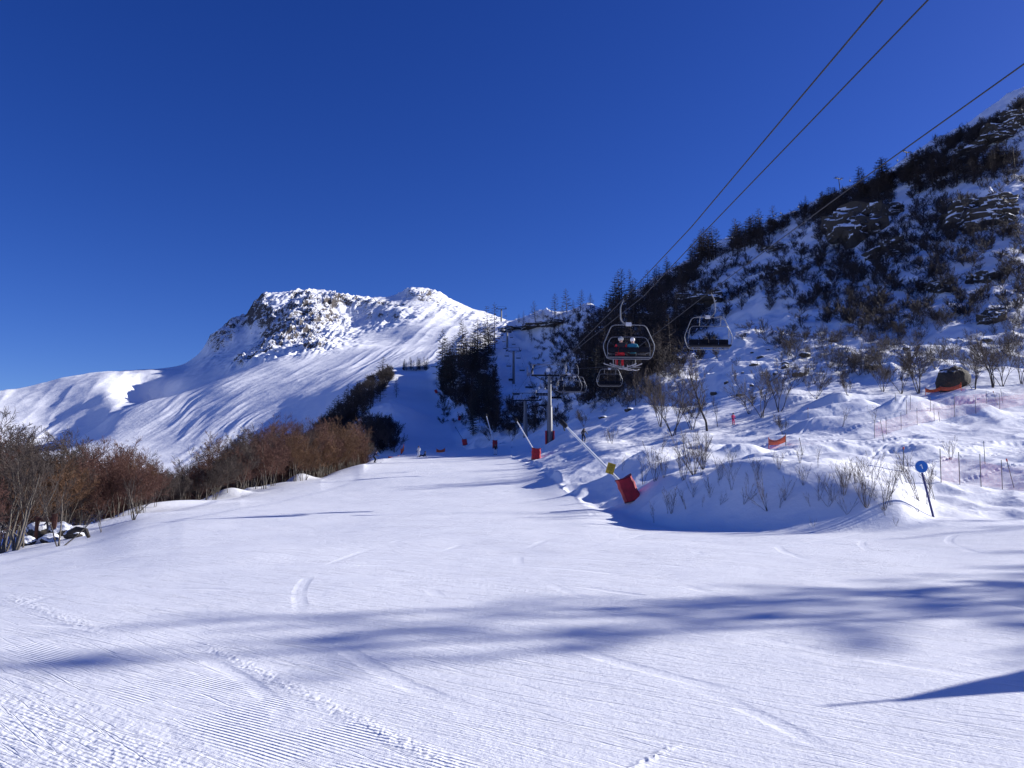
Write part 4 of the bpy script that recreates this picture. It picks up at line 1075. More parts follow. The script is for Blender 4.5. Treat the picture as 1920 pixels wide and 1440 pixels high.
def make_pylon(h, head_w=4.9, r0=.42, r1=.26, pads=True, plate=True, step=True):
    root = empty("lift_pylon")
    zs = h * .50
    m = MB()
    m.pipe([(0, 0, -1), (0, 0, zs), (0, 0, zs + .12), (0, 0, h - .9)], [r0 * 1.02, r0 * .9, r1 * 1.08, r1], 20) if step else m.pipe([(0, 0, -1), (0, 0, h - .9)], [r0, r1], 16)
    mast = m.obj("mast", M_PYLON, root)
    MB().pipe([(0, 0, zs - .06), (0, 0, zs + .06)], r0 * .98, 20).obj("flange", M_PYLON, mast)
    lad = MB()
    lad.pipe([(-.14, -r0 - .1, 1.5), (-.14, -r1 - .12, h - .9)], .018, 5).pipe([(.14, -r0 - .1, 1.5), (.14, -r1 - .12, h - .9)], .018, 5)
    for k in range(int(h / .35)):
        z = 1.6 + k * .33
        if z > h - 1: break
        y = -r0 - .1 + (r0 - r1 - .02) * (z - 1.5) / (h - 2.4)
        lad.pipe([(-.14, y, z), (.14, y, z)], .012, 4)
    lad.obj("ladder", M_STEEL, mast)
    hw = head_w / 2
    ca = MB().box((0, 0, h - .75), (head_w + .2, .26, .22), bev=.02).pipe([(-hw + .3, 0, h - .8), (0, 0, h - 1.9)], .05, 6).pipe([(hw - .3, 0, h - .8), (0, 0, h - 1.9)], .05, 6)
    ca = ca.obj("crossarm", M_DARKSTEEL, root)
    fr = MB()
    for s in (-1, 1):
        fr.pipe([(s * (hw - .1), 0, h - .6), (s * (hw - .1), 0, h + .75)], .05, 6)
    fr.pipe([(-hw - .2, 0, h + .75), (hw + .2, 0, h + .75)], .05, 6)
    fr.obj("lifting_frame", M_STEEL if plate else M_DARKSTEEL, ca)
    for s in (-1, 1):
        sh = MB().box((s * hw, 0, h - .28), (.10, 3.0, .16), bev=.02)
        for k in range(6):
            y = -1.25 + .5 * k
            sh.pipe([(s * hw - .06, y, h - .12), (s * hw + .06, y, h - .12)], .21, 12)
        sh.obj("sheave_train", M_DARKSTEEL, root)
        cw = MB().box((s * (hw + .42), 0, h - .62), (.5, 3.4, .05))
        for k in range(4): cw.pipe([(s * (hw + .66), -1.6 + k * 1.06, h - .6), (s * (hw + .66), -1.6 + k * 1.06, h + .4)], .02, 4)
        cw.pipe([(s * (hw + .66), -1.65, h + .4), (s * (hw + .66), 1.65, h + .4)], .02, 4)
        cw.obj("catwalk", M_STEEL if plate else M_DARKSTEEL, root)
    if plate:
        MB().box((-.25, -r1 - .25, h - .05), (.5, .04, .48), bev=.02).obj("number_plate", M_WHITE, root)
    if pads:
        for s in (-1, 1):
            MB().box((s * (r0 + .12), -.02, .7), (.2, .75, 1.9), bev=.06).obj("red_pad", M_RED, root)
    return root
P1 = at_y(1031, 845, 110); P1.z = ground(P1.x, P1.y)
h1 = at_y(1031, 694, 110).z - P1.z
pyl = make_pylon(h1); pyl.location = P1; pyl.rotation_euler = (0, 0, LINE_DIR)
tag(pyl, "tall grey chairlift pylon with red pads at its foot and a stepped mast", "lift pylon")
PY = [(P1, h1)]
for (px, pt, Y_, lab) in [(985, 744, 160, "second nearest chairlift pylon, dark, behind the raised lance"), (963, 655, 335, "third chairlift pylon, standing in the shaded swath"), (951, 617, 415, "fourth chairlift pylon, below the rocky skyline"), (940, 577, 492, "chairlift pylon alone against the sky on the skyline")]:
    t = at_y(px, pt, Y_); g = ground(t.x, t.y); h = max(5, t.z - g)
    o = make_pylon(h, 5.2, .46 + (Y_ > 300) * .1, .34 + (Y_ > 300) * .1, pads=False, plate=False); o.location = (t.x, t.y, g); o.rotation_euler = (0, 0, LINE_DIR)
    tag(o, lab, "lift pylon"); PY.append((Vector((t.x, t.y, g)), h))
# pylon behind the camera that carries the near ends of the cables
Pb = Vector((9.9, -32, ground(9.9, -32))); ob = copy_tree(pyl); ob.location = Pb
tag(ob, "chairlift pylon behind the photographer", "lift pylon")

def cable(pts, rad, label, sag=0.0):
    out = []
    for a, b in zip(pts[:-1], pts[1:]):
        a, b = Vector(a), Vector(b); L = (b - a).length
        n = max(2, int(L / 6))
        for k in range(n):
            t = k / n; q = a.lerp(b, t); q.z -= 4 * t * (1 - t) * sag * (L / 60) ** 2; out.append(q)
    out.append(Vector(pts[-1]))
    o = MB().pipe(out, rad, 6).obj("lift_cable", M_CABLE)
    return tag(o, label, "cable")
def rope_pts(s, extra):
    out = []
    for (p, h) in PY: out.append(p + Vector((s * 2.35, 0, h + .10)))
    out.append(out[-1] + Vector((s * .0 - 2, 60, 6)))
    return extra + out
a0 = at_y(1655, 0, 12.6); b0 = at_y(1740, 0, 12.75); c0 = at_y(1920, 120, 15.76)
def back(p, q):
    d = (q - p); return p - d * ((p.y + 32) / d.y)
cable(rope_pts(-1, [back(a0, G_A), a0, at_y(1297, 425, 24.5), G_A, at_y(1053, 678, 72)]), .019, "left haul cable, from the top of the sky to the riders' chair")
b1 = at_y(1206, 556, 38)
cable([back(b0, b1), b0, at_y(1312, 444, 25), b1, at_y(1062, 670, 72), PY[0][0] + Vector((-1.5, 0, PY[0][1] + .75))], .018, "middle cable running beside the left haul cable")
cable(rope_pts(1, [back(c0, G_C), c0, at_y(1600, 348, 23.5), G_C, at_y(1150, 687, 74)]), .019, "right cable crossing the sky above the high larch clumps")

# small lift along the right-hand ridge
def mini_pylon(px, pt, r, hpx, label, lean=0):
    t = at_r(px, pt + hpx, r); g = ground(t.x, t.y); top = at_r(px, pt, r).z
    h = max(3, top - g); w = h * .52
    root = empty("ridge_pylon", (t.x, t.y, g), R(35), label, "lift pylon")
    MB().pipe([(0, 0, -.5), (0, 0, h)], [.22, .16], 10).obj("mast", M_DARKSTEEL, root)
    m = MB().box((0, 0, h - .5), (min(w, 4.6), .25, .3), bev=.02)
    for s in (-1, 1): m.pipe([(s * min(w, 4.6) * .45, 0, h - .5), (s * min(w, 4.6) * .45, 0, h + .5)], .06, 6)
    m.obj("crossarm", M_DARKSTEEL, root)
    for s in (-1, 1): MB().box((s * min(w, 4.6) * .45, 0, h - .15), (.14, 1.9, .25), bev=.03).obj("sheave_train", M_DARKSTEEL, root)
    root.rotation_euler = (0, lean, R(35))
mini_pylon(1578, 334, 350, 34, "dark pylon on the ridge above the snow capped crag", -.12)
mini_pylon(1703, 284, 348, 22, "small dark pylon high on the ridge next to the widest larch clump", -.1)
mini_pylon(1427, 408, 356, 22, "tiny pylon on the ridge at the right end of the tight larch clump", -.15)
for (px, py) in [(1497, 388), (1452, 405), (1464, 400), (1594, 339), (1683, 301)]:
    o = MB().pipe([(0, 0, 1.5), (.12, 0, 1.0), (.12, 0, .5), (0, 0, .4)], .05, 5).box((0, 0, .1), (.9, .12, .5), bev=.03).box((0, .2, -.12), (.9, .45, .1), bev=.03).obj("ridge_chair", M_DARKSTEEL)
    o.location = at_r(px, py, 352); o.rotation_euler = (0, 0, R(40))
    tag(o, "tiny dark chair of the ridge lift hanging against the sky", "lift chair", "tiny chairs of the ridge lift")

# ---------------------------------------------------------------- snow lances with red pads
def lance(px, py, w_px, h_px, tip, label, lean=0.0, pole=True, board=False, prad=.05, depth=2.5, r=None, dark=False):
    g = on_ground(px, py, 20, 430) if r is None else at_r(px, py, r)
    Yd = g.y; s = Yd / F_PX
    W, H = w_px * s, h_px * s
    root = empty("snow_lance" if pole else "padded_post", g, 0, label, "snow lance" if pole else "padded post")
    M = Matrix.Rotation(lean, 4, 'Y') @ Matrix.Translation((0, 0, H * .47))
    # padding: a cushion wrapped round the post
    n = 14; V, F = [], []
    for k in range(7):
        z = -H / 2 + H * k / 6
        bul = 1 + .05 * math.sin(k * 2.1) + (.03 if k in (2, 4) else 0)
        for j in range(n):
            a = 2 * math.pi * j / n
            c, s_ = math.cos(a), math.sin(a)
            e = 1.0 / (abs(c) ** 5 + abs(s_) ** 5) ** .2
            V.append(Vector((c * e * W / 2 * bul, s_ * e * W * .36 * bul, z + .04 * H * math.sin(a * 2 + 1) * (1 if k in (0, 6) else 0))))
    for k in range(6):
        for j in range(n): F.append((k * n + j, k * n + (j + 1) % n, (k + 1) * n + (j + 1) % n, (k + 1) * n + j))
    F.append(tuple(range(n - 1, -1, -1))); F.append(tuple(6 * n + j for j in range(n)))
    pad = MB().add((V, F), M).obj("red_pad", M_RED, root)
    for zz_ in (-.5, .5):
        hem = [M @ Vector((math.cos(a) / (abs(math.cos(a)) ** 5 + abs(math.sin(a)) ** 5) ** .2 * W * .508, math.sin(a) / (abs(math.cos(a)) ** 5 + abs(math.sin(a)) ** 5) ** .2 * W * .368, H * zz_ + .04 * H * math.sin(a * 2 + 1))) for a in np.linspace(0, 2 * math.pi, 29)]
        MB().pipe(hem, .022 * W, 6).obj("hem", M_DRED, pad)
    if pole:
        e = at_y(tip[0], tip[1], Yd + depth) - g
        b = M @ Vector((-W * .12, 0, H * .15)); d = (e - b).normalized(); L = (e - b).length
        MB().pipe([b, b + d * L * .5, b + d * (L - .35)], [prad * 1.15, prad, prad * .8], 10).obj("pole", M_DARKSTEEL if dark else M_WHITE, root)
        MB().pipe([b + d * (L - .42), b + d * (L - .3), b + d * L, b + d * (L + .12)], [prad, prad * 2.0, prad * 2.0, prad * 1.2], 10).pipe([b + d * (L - .1) + Vector((0, 0, -.05)), b + d * (L - .15) + Vector((.05, 0, -.32))], prad * .6, 6).obj("nozzle_head", M_DARKSTEEL, root)
        MB().pipe([(0, 0, -.5), (0, 0, H * .8)], .07, 8).obj("post", M_STEEL, root)
        if board:
            c = at_y(1145, 878.5, Yd - .12) - g; k = Yd / F_PX
            Mb = Matrix.Translation(c) @ Matrix.Rotation(R(17), 4, 'Y')
            bo = MB().box((0, 0, 0), (15 * k, .02, 20 * k), bev=.004).obj("warning_board", M_YEL, root)
            bo.matrix_basis = Mb
            tx = MB(); rr = random.Random(3)
            for i in range(7):
                z = (7.2 - i * 1.75) * k; x = -5.6 * k
                while x < 5 * k:
                    wl_ = rr.uniform(1.0, 2.4) * k
                    if x + wl_ < 5.8 * k: tx.box((x + wl_ / 2, -.0125, z), (wl_, .003, .62 * k))
                    x += wl_ + .5 * k
            tx.add(([(-1.6 * k, -.0125, -8.3 * k), (1.6 * k, -.0125, -8.3 * k), (0, -.0125, -6.2 * k), (-1.6 * k, -.0105, -8.3 * k), (1.6 * k, -.0105, -8.3 * k), (0, -.0105, -6.2 * k)], [(0, 1, 2), (5, 4, 3), (0, 3, 4, 1), (1, 4, 5, 2), (2, 5, 3, 0)]))
            tx.obj("lettering", M_INK, bo, smooth=False)
    return root
lance(1186, 936, 31, 44, (1053, 791), "snow lance with a yellow board and the largest red pad, beside the bank", lean=-.40, board=True, prad=.055)
lance(1005, 861, 17, 21, (967, 786), "snow lance with a red pad left of the main pylon", prad=.07, lean=.03)
lance(928, 840, 9, 15, (911, 777), "snow lance with a red pad behind the striding skier", prad=.10)
lance(872, 834, 9, 11, (854, 801), "snow lance with a dark thin pole at the foot of the steep run", prad=.04, dark=True, lean=-.15, r=186)
lance(861, 788, 5, 9, None, "small red pad halfway up the right edge of the steep run", pole=False, lean=.1)
lance(819, 737, 5, 7, None, "smallest red pad near the top of the right edge of the steep run", pole=False, lean=-.4)

# ---------------------------------------------------------------- piste sign
def piste_sign():
    g = on_ground(1750, 969, 18, 60); k = g.y / F_PX
    root = empty("piste_sign", g, 0, "round blue piste sign with white number 1 on a leaning blue pole", "piste sign")
    c = at_y(1726, 875, g.y) - g
    d = c.normalized()
    MB().pipe([-d * .3, c - d * .02], .031, 10).obj("pole", M_POLEB, root)
    c = c + Vector((0, -.05, 0)); rd = 11.6 * k
    lean = math.atan2(c.x, c.z)
    def disc(r, y0, y1, nm, mt, par):
        n = 48; V = [(r * math.cos(2 * math.pi * i / n), y, r * math.sin(2 * math.pi * i / n)) for y in (y0, y1) for i in range(n)]
        F = [tuple(range(n)), tuple(range(2 * n - 1, n - 1, -1))] + [(i, n + i, n + (i + 1) % n, (i + 1) % n) for i in range(n)]
        o = MB().add((V, F)).obj(nm, mt, par, smooth=False); return o
    rim = disc(rd, -.006, .012, "rim", M_WHITE, root); rim.location = c; rim.rotation_euler = (0, lean, R(-8))
    dd = disc(rd * .94, -.010, -.0065, "disc", M_BLUE, root); dd.location = c; dd.rotation_euler = (0, lean, R(-8))
    q = rd * .052
    pl = [(2.4, -7), (2.4, 7.6), (.3, 7.6), (-4.6, 4.2), (-3.4, 2.2), (-.6, 4.0), (-.6, -7)]
    n = len(pl); V = [(x * q, y, z * q) for y in (-.014, -.0105) for x, z in pl]
    F = [tuple(range(n - 1, -1, -1)), tuple(range(n, 2 * n))] + [(i, (i + 1) % n, n + (i + 1) % n, n + i) for i in range(n)]
    num = MB().add((V, F)).obj("numeral", M_WHITE, dd, smooth=False); num.rotation_euler = (0, R(-4), 0)
piste_sign()

# ---------------------------------------------------------------- nets and marker poles
def strip_net(px_pts, hh, label, poles=True, r0=20, r1=200, r=None):
    """plastic barrier band sagging between short poles"""
    P = [(on_ground(x, y, r0, r1) if r is None else at_r(x, y, r)) for x, y in px_pts]
    root = empty("barrier_net", P[0], 0, label, "barrier net")
    V, F = [], []; n = 8; tot = 0
    for a, b in zip(P[:-1], P[1:]):
        for k in range(n + 1):
            t = k / n; q = a.lerp(b, t) - P[0]; sag = 4 * t * (1 - t)
            base = hh * .42 - .14 * hh * sag
            V += [q + Vector((0, .03 * math.sin(k * 1.7), base)), q + Vector((0, .02 * math.cos(k * 2.3), base + hh * (.62 - .16 * sag)))]
        o = len(V) - 2 * (n + 1)
        F += [(o + 2 * k, o + 2 * k + 2, o + 2 * k + 3, o + 2 * k + 1) for k in range(n)]
    ne = MB().add((V, F)).obj("net", M_ORANGE, root)
    md = ne.modifiers.new("thickness", 'SOLIDIFY'); md.thickness = .012
    if poles:
        for a in P:
            q = a - P[0]; MB().pipe([q + Vector((0, .05, -.3)), q + Vector((.02, .05, hh * 1.18))], .022, 6).obj("post", M_ORANGE if random.random() < .5 else M_STICK, root)
    return root
strip_net([(1442, 842), (1474, 837)], .6, "orange net strip between two posts on the mounds left of the sign")
strip_net([(1736, 741), (1764, 738), (1803, 733)], .6, "orange net strip in front of the black boulder")
strip_net([(818, 852), (834, 851)], 1.1, "orange net at the foot of the steep run", r=156)
strip_net([(751, 859), (757, 852)], 1.9, "orange net near the standing white clad person", r=150)
strip_net([(728, 862), (748, 860)], .6, "low faint orange net between the wood and the steep run", r=146)
def safety_net(px_pts, hh, label):
    P = [on_ground(x, y, 20, 120) for x, y in px_pts]; P = [p for p in P if p is not None]
    root = empty("safety_net", P[0], 0, label, "safety net")
    me = bpy.data.meshes.new("mesh"); V, F, U = [], [], []; s = 0
    for i, p in enumerate(P):
        if i: s += (p - P[i - 1]).length
        q = p - P[0]; V += [q + Vector((0, 0, .05)), q + Vector((0, 0, hh))]; U += [(s, 0), (s, hh)]
        if i: F.append((2 * i - 2, 2 * i, 2 * i + 1, 2 * i - 1))
    me.from_pydata(V, [], F); uv = me.uv_layers.new()
    for lp_ in me.loops: uv.data[lp_.index].uv = U[lp_.vertex_index]
    me.materials.append(M_NET)
    o = bpy.data.objects.new("mesh", me); col.objects.link(o); o.parent = root
    for p in P:
        q = p - P[0]; MB().pipe([q + Vector((0, .03, -.3)), q + Vector((.05, .03, hh * 1.25))], .016, 6).obj("post", M_STICK, root)
safety_net([(1640, 822), (1662, 815), (1690, 806), (1720, 797), (1752, 790), (1790, 783), (1830, 776), (1875, 768), (1930, 760)], .9, "faint pink safety net climbing right across the upper mounds")
safety_net([(1765, 905), (1800, 909), (1840, 913), (1880, 918), (1925, 924)], 1.0, "faint pink safety net at the right edge behind the sign")
safety_net([(1700, 777), (1745, 772), (1790, 765), (1850, 757), (1925, 748)], .8, "faint pink safety net below the black boulder")
for (x0, y0, x1, y1, red, lab) in [(1498, 817, 1505, 853, 0, "thin pole on the mounds right of the left orange net"), (1650, 783, 1657, 826, 0, "thin leaning pole at the lower end of the upper pink net"), (1844, 822, 1847, 870, 0, "thin upright pole in the side run right of the sign"),
        (1887, 860, 1901, 914, 1, "leaning reddish pole at the right edge below the side run"), (1862, 733, 1871, 760, 1, "thin pole with a red top below the leaning tree"), (1876, 726, 1880, 756, 0, "thin grey pole beside the red topped one"), (1707, 738, 1707, 768, 0, "thin pole on the upper mounds below the stout tree"),
        (1694, 838, 1694, 884, 1, "orange thin pole left of the blue disc"), (1678, 735, 1680, 752, 0, "short thin pole on the crest left of the stout tree"), (1759, 770, 1762, 790, 0, "thin pole in the middle of the upper pink net"), (1515, 765, 1515, 784, 1, "small red stake on the upper mounds under the brown thickets")]:
    g = on_ground(x1, y1, 20, 110); t = at_y(x0, y0, g.y) - g
    o = MB().pipe([-t * .15, t * .9], .016, 6).obj("marker_pole", M_STICK, None); o.location = g
    tag(o, lab, "marker pole")
    if red: MB().pipe([t * .9, t], .03, 6).obj("flag_tip", M_REDPOLE, o)

# ---------------------------------------------------------------- rocks
def rock(px, py, w_px, h_px, label, seed, mat=M_ROCK, flat=.8, rough=.35, r0=20, r1=520, cat="rock", sink=.25, group=None, strata=0.0, name="rock", skew=0.0):
    g = on_ground(px, py, r0, r1)
    if g is None: return
    k = g.y / F_PX; W, H = w_px * k, h_px * k
    bm = bmesh.new(); bmesh.ops.create_icosphere(bm, subdivisions=4 if w_px > 25 else 3, radius=1)
    co = np.array([v.co[:] for v in bm.verts])
    q = co * 1.1 + seed * 3.7
    n1 = fbm(q[:, 0] + q[:, 2] * .7, q[:, 1] - q[:, 2] * .5, 4, seed, ridged=True) - .5
    n2 = np.floor((vnoise(q[:, 0] * 1.3, q[:, 2] * 1.3 + q[:, 1], seed + 5)) * 4) / 4 - .4
    f = 1 + rough * n1 + rough * .8 * n2
    if strata: f += strata * (np.abs(((co[:, 2] * 3.2 + co[:, 0] * .5 + n1) % 1) - .5) - .25)
    co = co * f[:, None]
    for v, c in zip(bm.verts, co): v.co = (c[0] * W / 2 + skew * W * .5 * c[2], c[1] * W * flat / 2, c[2] * H * .62 + H * (.5 - sink))
    me = bpy.data.meshes.new(name); bm.to_mesh(me); bm.free(); me.materials.append(mat)
    me.polygons.foreach_set('use_smooth', np.ones(len(me.polygons), bool)); me.set_sharp_from_angle(angle=R(35))
    o = bpy.data.objects.new(name, me); col.objects.link(o); o.location = g
    return tag(o, label, cat, group)
rock(1784, 730, 60, 44, "big black boulder at the foot of the hill behind the orange net", 3, make_rockmat(.80, .90), .7, .42, skew=.28, cat="boulder", name="boulder", sink=.12)
def crag(px, py, w, h, rot, n, label, seed, big=1.0):
    """an outcrop: angular blocks stacked along ledges, one mesh standing in the slope"""
    rg = random.Random(seed); c0 = on_ground(px, py, 60, 520); mb = MB()
    if c0 is None: return
    k = c0.y / F_PX; ca, sa = math.cos(R(rot)), math.sin(R(rot))
    for i in range(n):
        u, v = rg.uniform(-1, 1), rg.uniform(-1, 1)
        if u * u + v * v > 1: u, v = u * .6, v * .6
        v = round(v * 2.2) / 2.2 + rg.gauss(0, .06)
        x, y = px + (u * w / 2) * ca - (v * h / 2) * sa, py + (u * w / 2) * sa + (v * h / 2) * ca
        g = on_ground(x, y, 60, 520)
        if g is None or abs(g.y - c0.y) > 60: continue
        if i == 0: g = c0
        sx, sz = rg.uniform(.13, .30) * w * k * big * (1.35 if n < 12 else 1), rg.uniform(.12, .26) * h * k * big + .5
        if i == 0 and h > 10: sx, sz = .26 * w * k, max(sz, .30 * h * k)
        bm = bmesh.new(); bmesh.ops.create_cube(bm, size=2); bmesh.ops.subdivide_edges(bm, edges=bm.edges[:], cuts=5, use_grid_fill=True)
        co = np.array([q_.co[:] for q_ in bm.verts]); co = co * (.72 + .28 / np.maximum(np.linalg.norm(co, axis=1, keepdims=True) / 1.25, .8))
        s1 = seed * 7.1 + i * 3.3
        d = (fbm(co[:, 0] * 1.2 + s1, co[:, 1] * 1.2 + co[:, 2] * 1.9, 4, seed + i) - .5) * .9 + (np.floor(vnoise(co[:, 2] * 1.6 + s1, co[:, 0] * .8 + co[:, 1] * .8, seed) * 5) / 5 - .4) * .45
        co = co * (1 + d[:, None] * .75)
        co = co * np.array([sx, sx * .75, sz])
        M = Matrix.Translation(g - c0 + Vector((0, 0, sz * (.15 if h > 10 else -.35)))) @ Matrix.Rotation(rg.random() * 6.28, 4, 'Z') @ Matrix.Rotation(rg.gauss(0, .15), 4, 'X')
        mb.add(([Vector(c) for c in co], [tuple(t.index for t in f.verts) for f in bm.faces]), M); bm.free()
    o = mb.obj("crag", M_ROCK); o.data.set_sharp_from_angle(angle=R(28)); o.location = c0
    tag(o, label, "crag")
crag(1612, 425, 110, 52, -14, 20, "large snow capped crag on the ridge slope under the third cable", 8)
crag(1662, 400, 60, 14, -6, 7, "low snow covered ledge right of the large crag", 9)
crag(1838, 410, 125, 46, -4, 24, "broad broken crag below the high larch clump on the right", 11, .8)
crag(1862, 376, 62, 16, -4, 7, "flat snow topped ledge above the broad broken crag", 12)
crag(1890, 240, 92, 26, -26, 14, "brown cliff band beside the top right snowfield", 13)
crag(1840, 275, 80, 12, -22, 9, "thin broken rock ledge under the top right cliff band", 14)
crag(1312, 562, 80, 20, 2, 12, "dark ledge behind the empty chair's grip", 15)
crag(1216, 592, 40, 16, 0, 13, "dark ledge above the black wood by the riders' hanger", 16)
crag(1012, 610, 80, 6, -6, 12, "flat rocky shelf on the skyline right of the top pylon", 17)
crag(958, 616, 40, 5, -18, 7, "low rocky shelf just under the top pylon", 18)
crag(1760, 540, 50, 14, 0, 7, "dark ledge among scrub at middle height on the right", 19)
crag(1838, 522, 44, 16, 0, 7, "small crag among scrub right of the dark ledge", 20)
crag(1470, 502, 30, 8, -10, 9, "dark ledge in the scrub below the ridge clump", 22)
crag(1452, 466, 40, 10, -14, 5, "small snow topped ledge right below the ridge clump", 23)
crag(1665, 468, 56, 14, -10, 7, "small ledge under the large snow capped crag", 24)
crag(1860, 600, 50, 16, 0, 6, "dark ledge in the scrub near the right edge", 27)
rock(905, 710, 26, 18, "dark rock in the wood right of the steep run", 25, cat="rock")
for i, (px, py, w, h) in enumerate([(1362, 719, 9, 6), (1410, 724, 8, 6), (1410, 662, 6, 4), (1425, 671, 16, 5), (1414, 685, 18, 5), (1472, 685, 15, 9), (1465, 644, 8, 4), (1338, 740, 12, 9), (1454, 702, 10, 6), (1392, 700, 6, 4), (1440, 656, 7, 3), (1508, 668, 20, 10), (1472, 690, 14, 9), (1640, 690, 24, 9), (1500, 705, 30, 14), (1386, 742, 12, 6), (1130, 784, 18, 6), (1180, 770, 16, 7), (1560, 640, 16, 7), (1700, 655, 14, 7), (1850, 640, 18, 8)]):
    rock(px, py, w, h, "dark rock poking out of the snow " + ("in the open chute below the empty chair" if px < 1480 and px > 1345 else "at the foot of the shaded hill"), 40 + i, group="dark rocks " + ("in the open chute" if px < 1480 and px > 1345 else "at the hill's foot"), sink=.3)
# scrap and snowy lumps at the near end of the wood
for i, (px, py, w, h, lab) in enumerate([(75, 1006, 46, 28, "snow capped dark lump left in the scrap pile"), (110, 1003, 40, 24, "snow capped dark lump in the middle of the scrap pile"), (140, 1008, 34, 18, "low snowy dark lump right in the scrap pile"), (52, 1022, 26, 16, "dark lump at the front left of the scrap pile"), (95, 1016, 34, 16, "dark snowy lump in front of the rusty stand")]):
    rock(px, py, w, h, lab, 70 + i, mat=M_ROCKS, r0=28, r1=60, sink=.15)
g = on_ground(100, 1008, 28, 60)
if g is not None:
    root = empty("rusty_stand", g, R(15), "rusty upright iron stand among the snowy lumps under the wood", "scrap iron")
    k = g.y / F_PX
    MB().box((0, 0, .5), (.22, .16, 1.2), bev=.02).obj("upright", M_RUST, root); MB().box((-.75, .1, .45), (.14, .14, 1.1), bev=.02).obj("upright", M_RUST, root)
    MB().box((-.38, .05, .86), (.6, .1, .16), bev=.02).obj("crossbar", M_RUST, root)
g = on_ground(146, 1012, 28, 60)
if g is not None:
    o = MB().pipe([(-.5, .2, .25), (-.1, 0, .42), (.35, -.1, .38), (.5, -.1, .1)], [.10, .12, .1, .07], 8).obj("log", M_WOOD); o.location = g
    tag(o, "dark bent log at the right end of the scrap pile", "log")
# ---------------------------------------------------------------- people
def cloth(name, c, rough=.8): return simple_mat(name, c, rough, var=.2, scale=7)
M_SKIN = simple_mat("skin", (0.50, 0.27, 0.19), .55, var=.08, scale=12)
M_JBLACK = cloth("cloth_black", (0.018, 0.018, 0.022)); M_JRED = cloth("cloth_red", (0.55, 0.015, 0.03)); M_JTEAL = cloth("cloth_teal", (0.015, 0.16, 0.24))
M_JWHITE = cloth("cloth_white", (0.78, 0.78, 0.78)); M_JGREY = cloth("cloth_grey", (0.10, 0.10, 0.115)); M_JPINK = cloth("cloth_pink", (0.62, 0.045, 0.16)); M_JNAVY = cloth("cloth_navy", (0.02, 0.025, 0.07))
M_HELW = simple_mat("helmet_white", (0.75, 0.72, 0.72), .35, var=.1, scale=9); M_HELB = simple_mat("helmet_dark", (0.02, 0.02, 0.025), .35, var=.2, scale=9)
M_HELS = simple_mat("helmet_silver", (0.45, 0.46, 0.46), .3, .3, var=.4, scale=16)
M_LENS = simple_mat("goggle_lens", (0.02, 0.02, 0.03), .15, var=.2, scale=4); M_SKI = simple_mat("ski_top", (0.30, 0.30, 0.33), .4, var=.5, scale=5)
M_BOOT = simple_mat("ski_boot", (0.03, 0.03, 0.035), .45, var=.3, scale=9); M_BOOTW = simple_mat("ski_boot_white", (0.7, 0.7, 0.72), .45, var=.2, scale=9)

POSES = {
 # joints in metres, person facing +Y, origin between the feet (standing) or under the seat (sitting)
 'stand': dict(pelvis=(0, 0, .95), chest=(0, .03, 1.28), neck=(0, .03, 1.48), head=(0, .06, 1.64), sL=(-.19, .02, 1.42), eL=(-.28, .02, 1.15), wL=(-.26, .18, .97), sR=(.19, .02, 1.42), eR=(.28, .02, 1.15), wR=(.26, .18, .97),
               hL=(-.10, 0, .90), kL=(-.13, .06, .50), aL=(-.14, -.02, .10), tL=(-.14, .16, .04), hR=(.10, 0, .90), kR=(.13, .06, .50), aR=(.14, -.02, .10), tR=(.14, .16, .04)),
 'ski': dict(pelvis=(0, -.12, .86), chest=(0, .10, 1.16), neck=(0, .20, 1.34), head=(0, .27, 1.48), sL=(-.20, .16, 1.28), eL=(-.34, .20, 1.05), wL=(-.33, .44, .98), sR=(.20, .16, 1.28), eR=(.34, .20, 1.05), wR=(.33, .44, .98),
             hL=(-.10, -.12, .82), kL=(-.15, .18, .50), aL=(-.15, .0, .10), tL=(-.15, .18, .04), hR=(.10, -.12, .82), kR=(.15, .18, .50), aR=(.15, .0, .10), tR=(.15, .18, .04)),
 'sit': dict(pelvis=(0, .06, .10), chest=(0, .03, .42), neck=(0, .04, .62), head=(0, .07, .78), sL=(-.20, .03, .55), eL=(-.27, .12, .30), wL=(-.18, .36, .22), sR=(.20, .03, .55), eR=(.27, .12, .30), wR=(.18, .36, .22),
             hL=(-.10, .08, .08), kL=(-.14, .50, .09), aL=(-.14, .52, -.36), tL=(-.14, .70, -.40), hR=(.10, .08, .08), kR=(.14, .50, .09), aR=(.14, .52, -.36), tR=(.14, .70, -.40)),
 'ground': dict(pelvis=(0, 0, .14), chest=(0, -.16, .42), neck=(0, -.20, .60), head=(0, -.18, .75), sL=(-.20, -.18, .54), eL=(-.30, -.36, .32), wL=(-.30, -.46, .07), sR=(.20, -.18, .54), eR=(.28, .02, .36), wR=(.20, .22, .30),
                hL=(-.10, .02, .13), kL=(-.16, .42, .34), aL=(-.16, .74, .10), tL=(-.16, .88, .16), hR=(.10, .02, .13), kR=(.18, .44, .30), aR=(.20, .80, .09), tR=(.20, .94, .15)),
}
RAD = dict(pelvis=(.155, .12), chest=(.175, .125), neck=(.065, .065), head=(.082, .095), s=(.075, .075), e=(.055, .055), w=(.04, .04), h=(.10, .10), k=(.072, .072), a=(.055, .055), t=(.05, .045))
BONES = [('pelvis', 'chest'), ('chest', 'neck'), ('neck', 'head'), ('chest', 'sL'), ('sL', 'eL'), ('eL', 'wL'), ('chest', 'sR'), ('sR', 'eR'), ('eR', 'wR'),
         ('pelvis', 'hL'), ('hL', 'kL'), ('kL', 'aL'), ('aL', 'tL'), ('pelvis', 'hR'), ('hR', 'kR'), ('kR', 'aR'), ('aR', 'tR')]
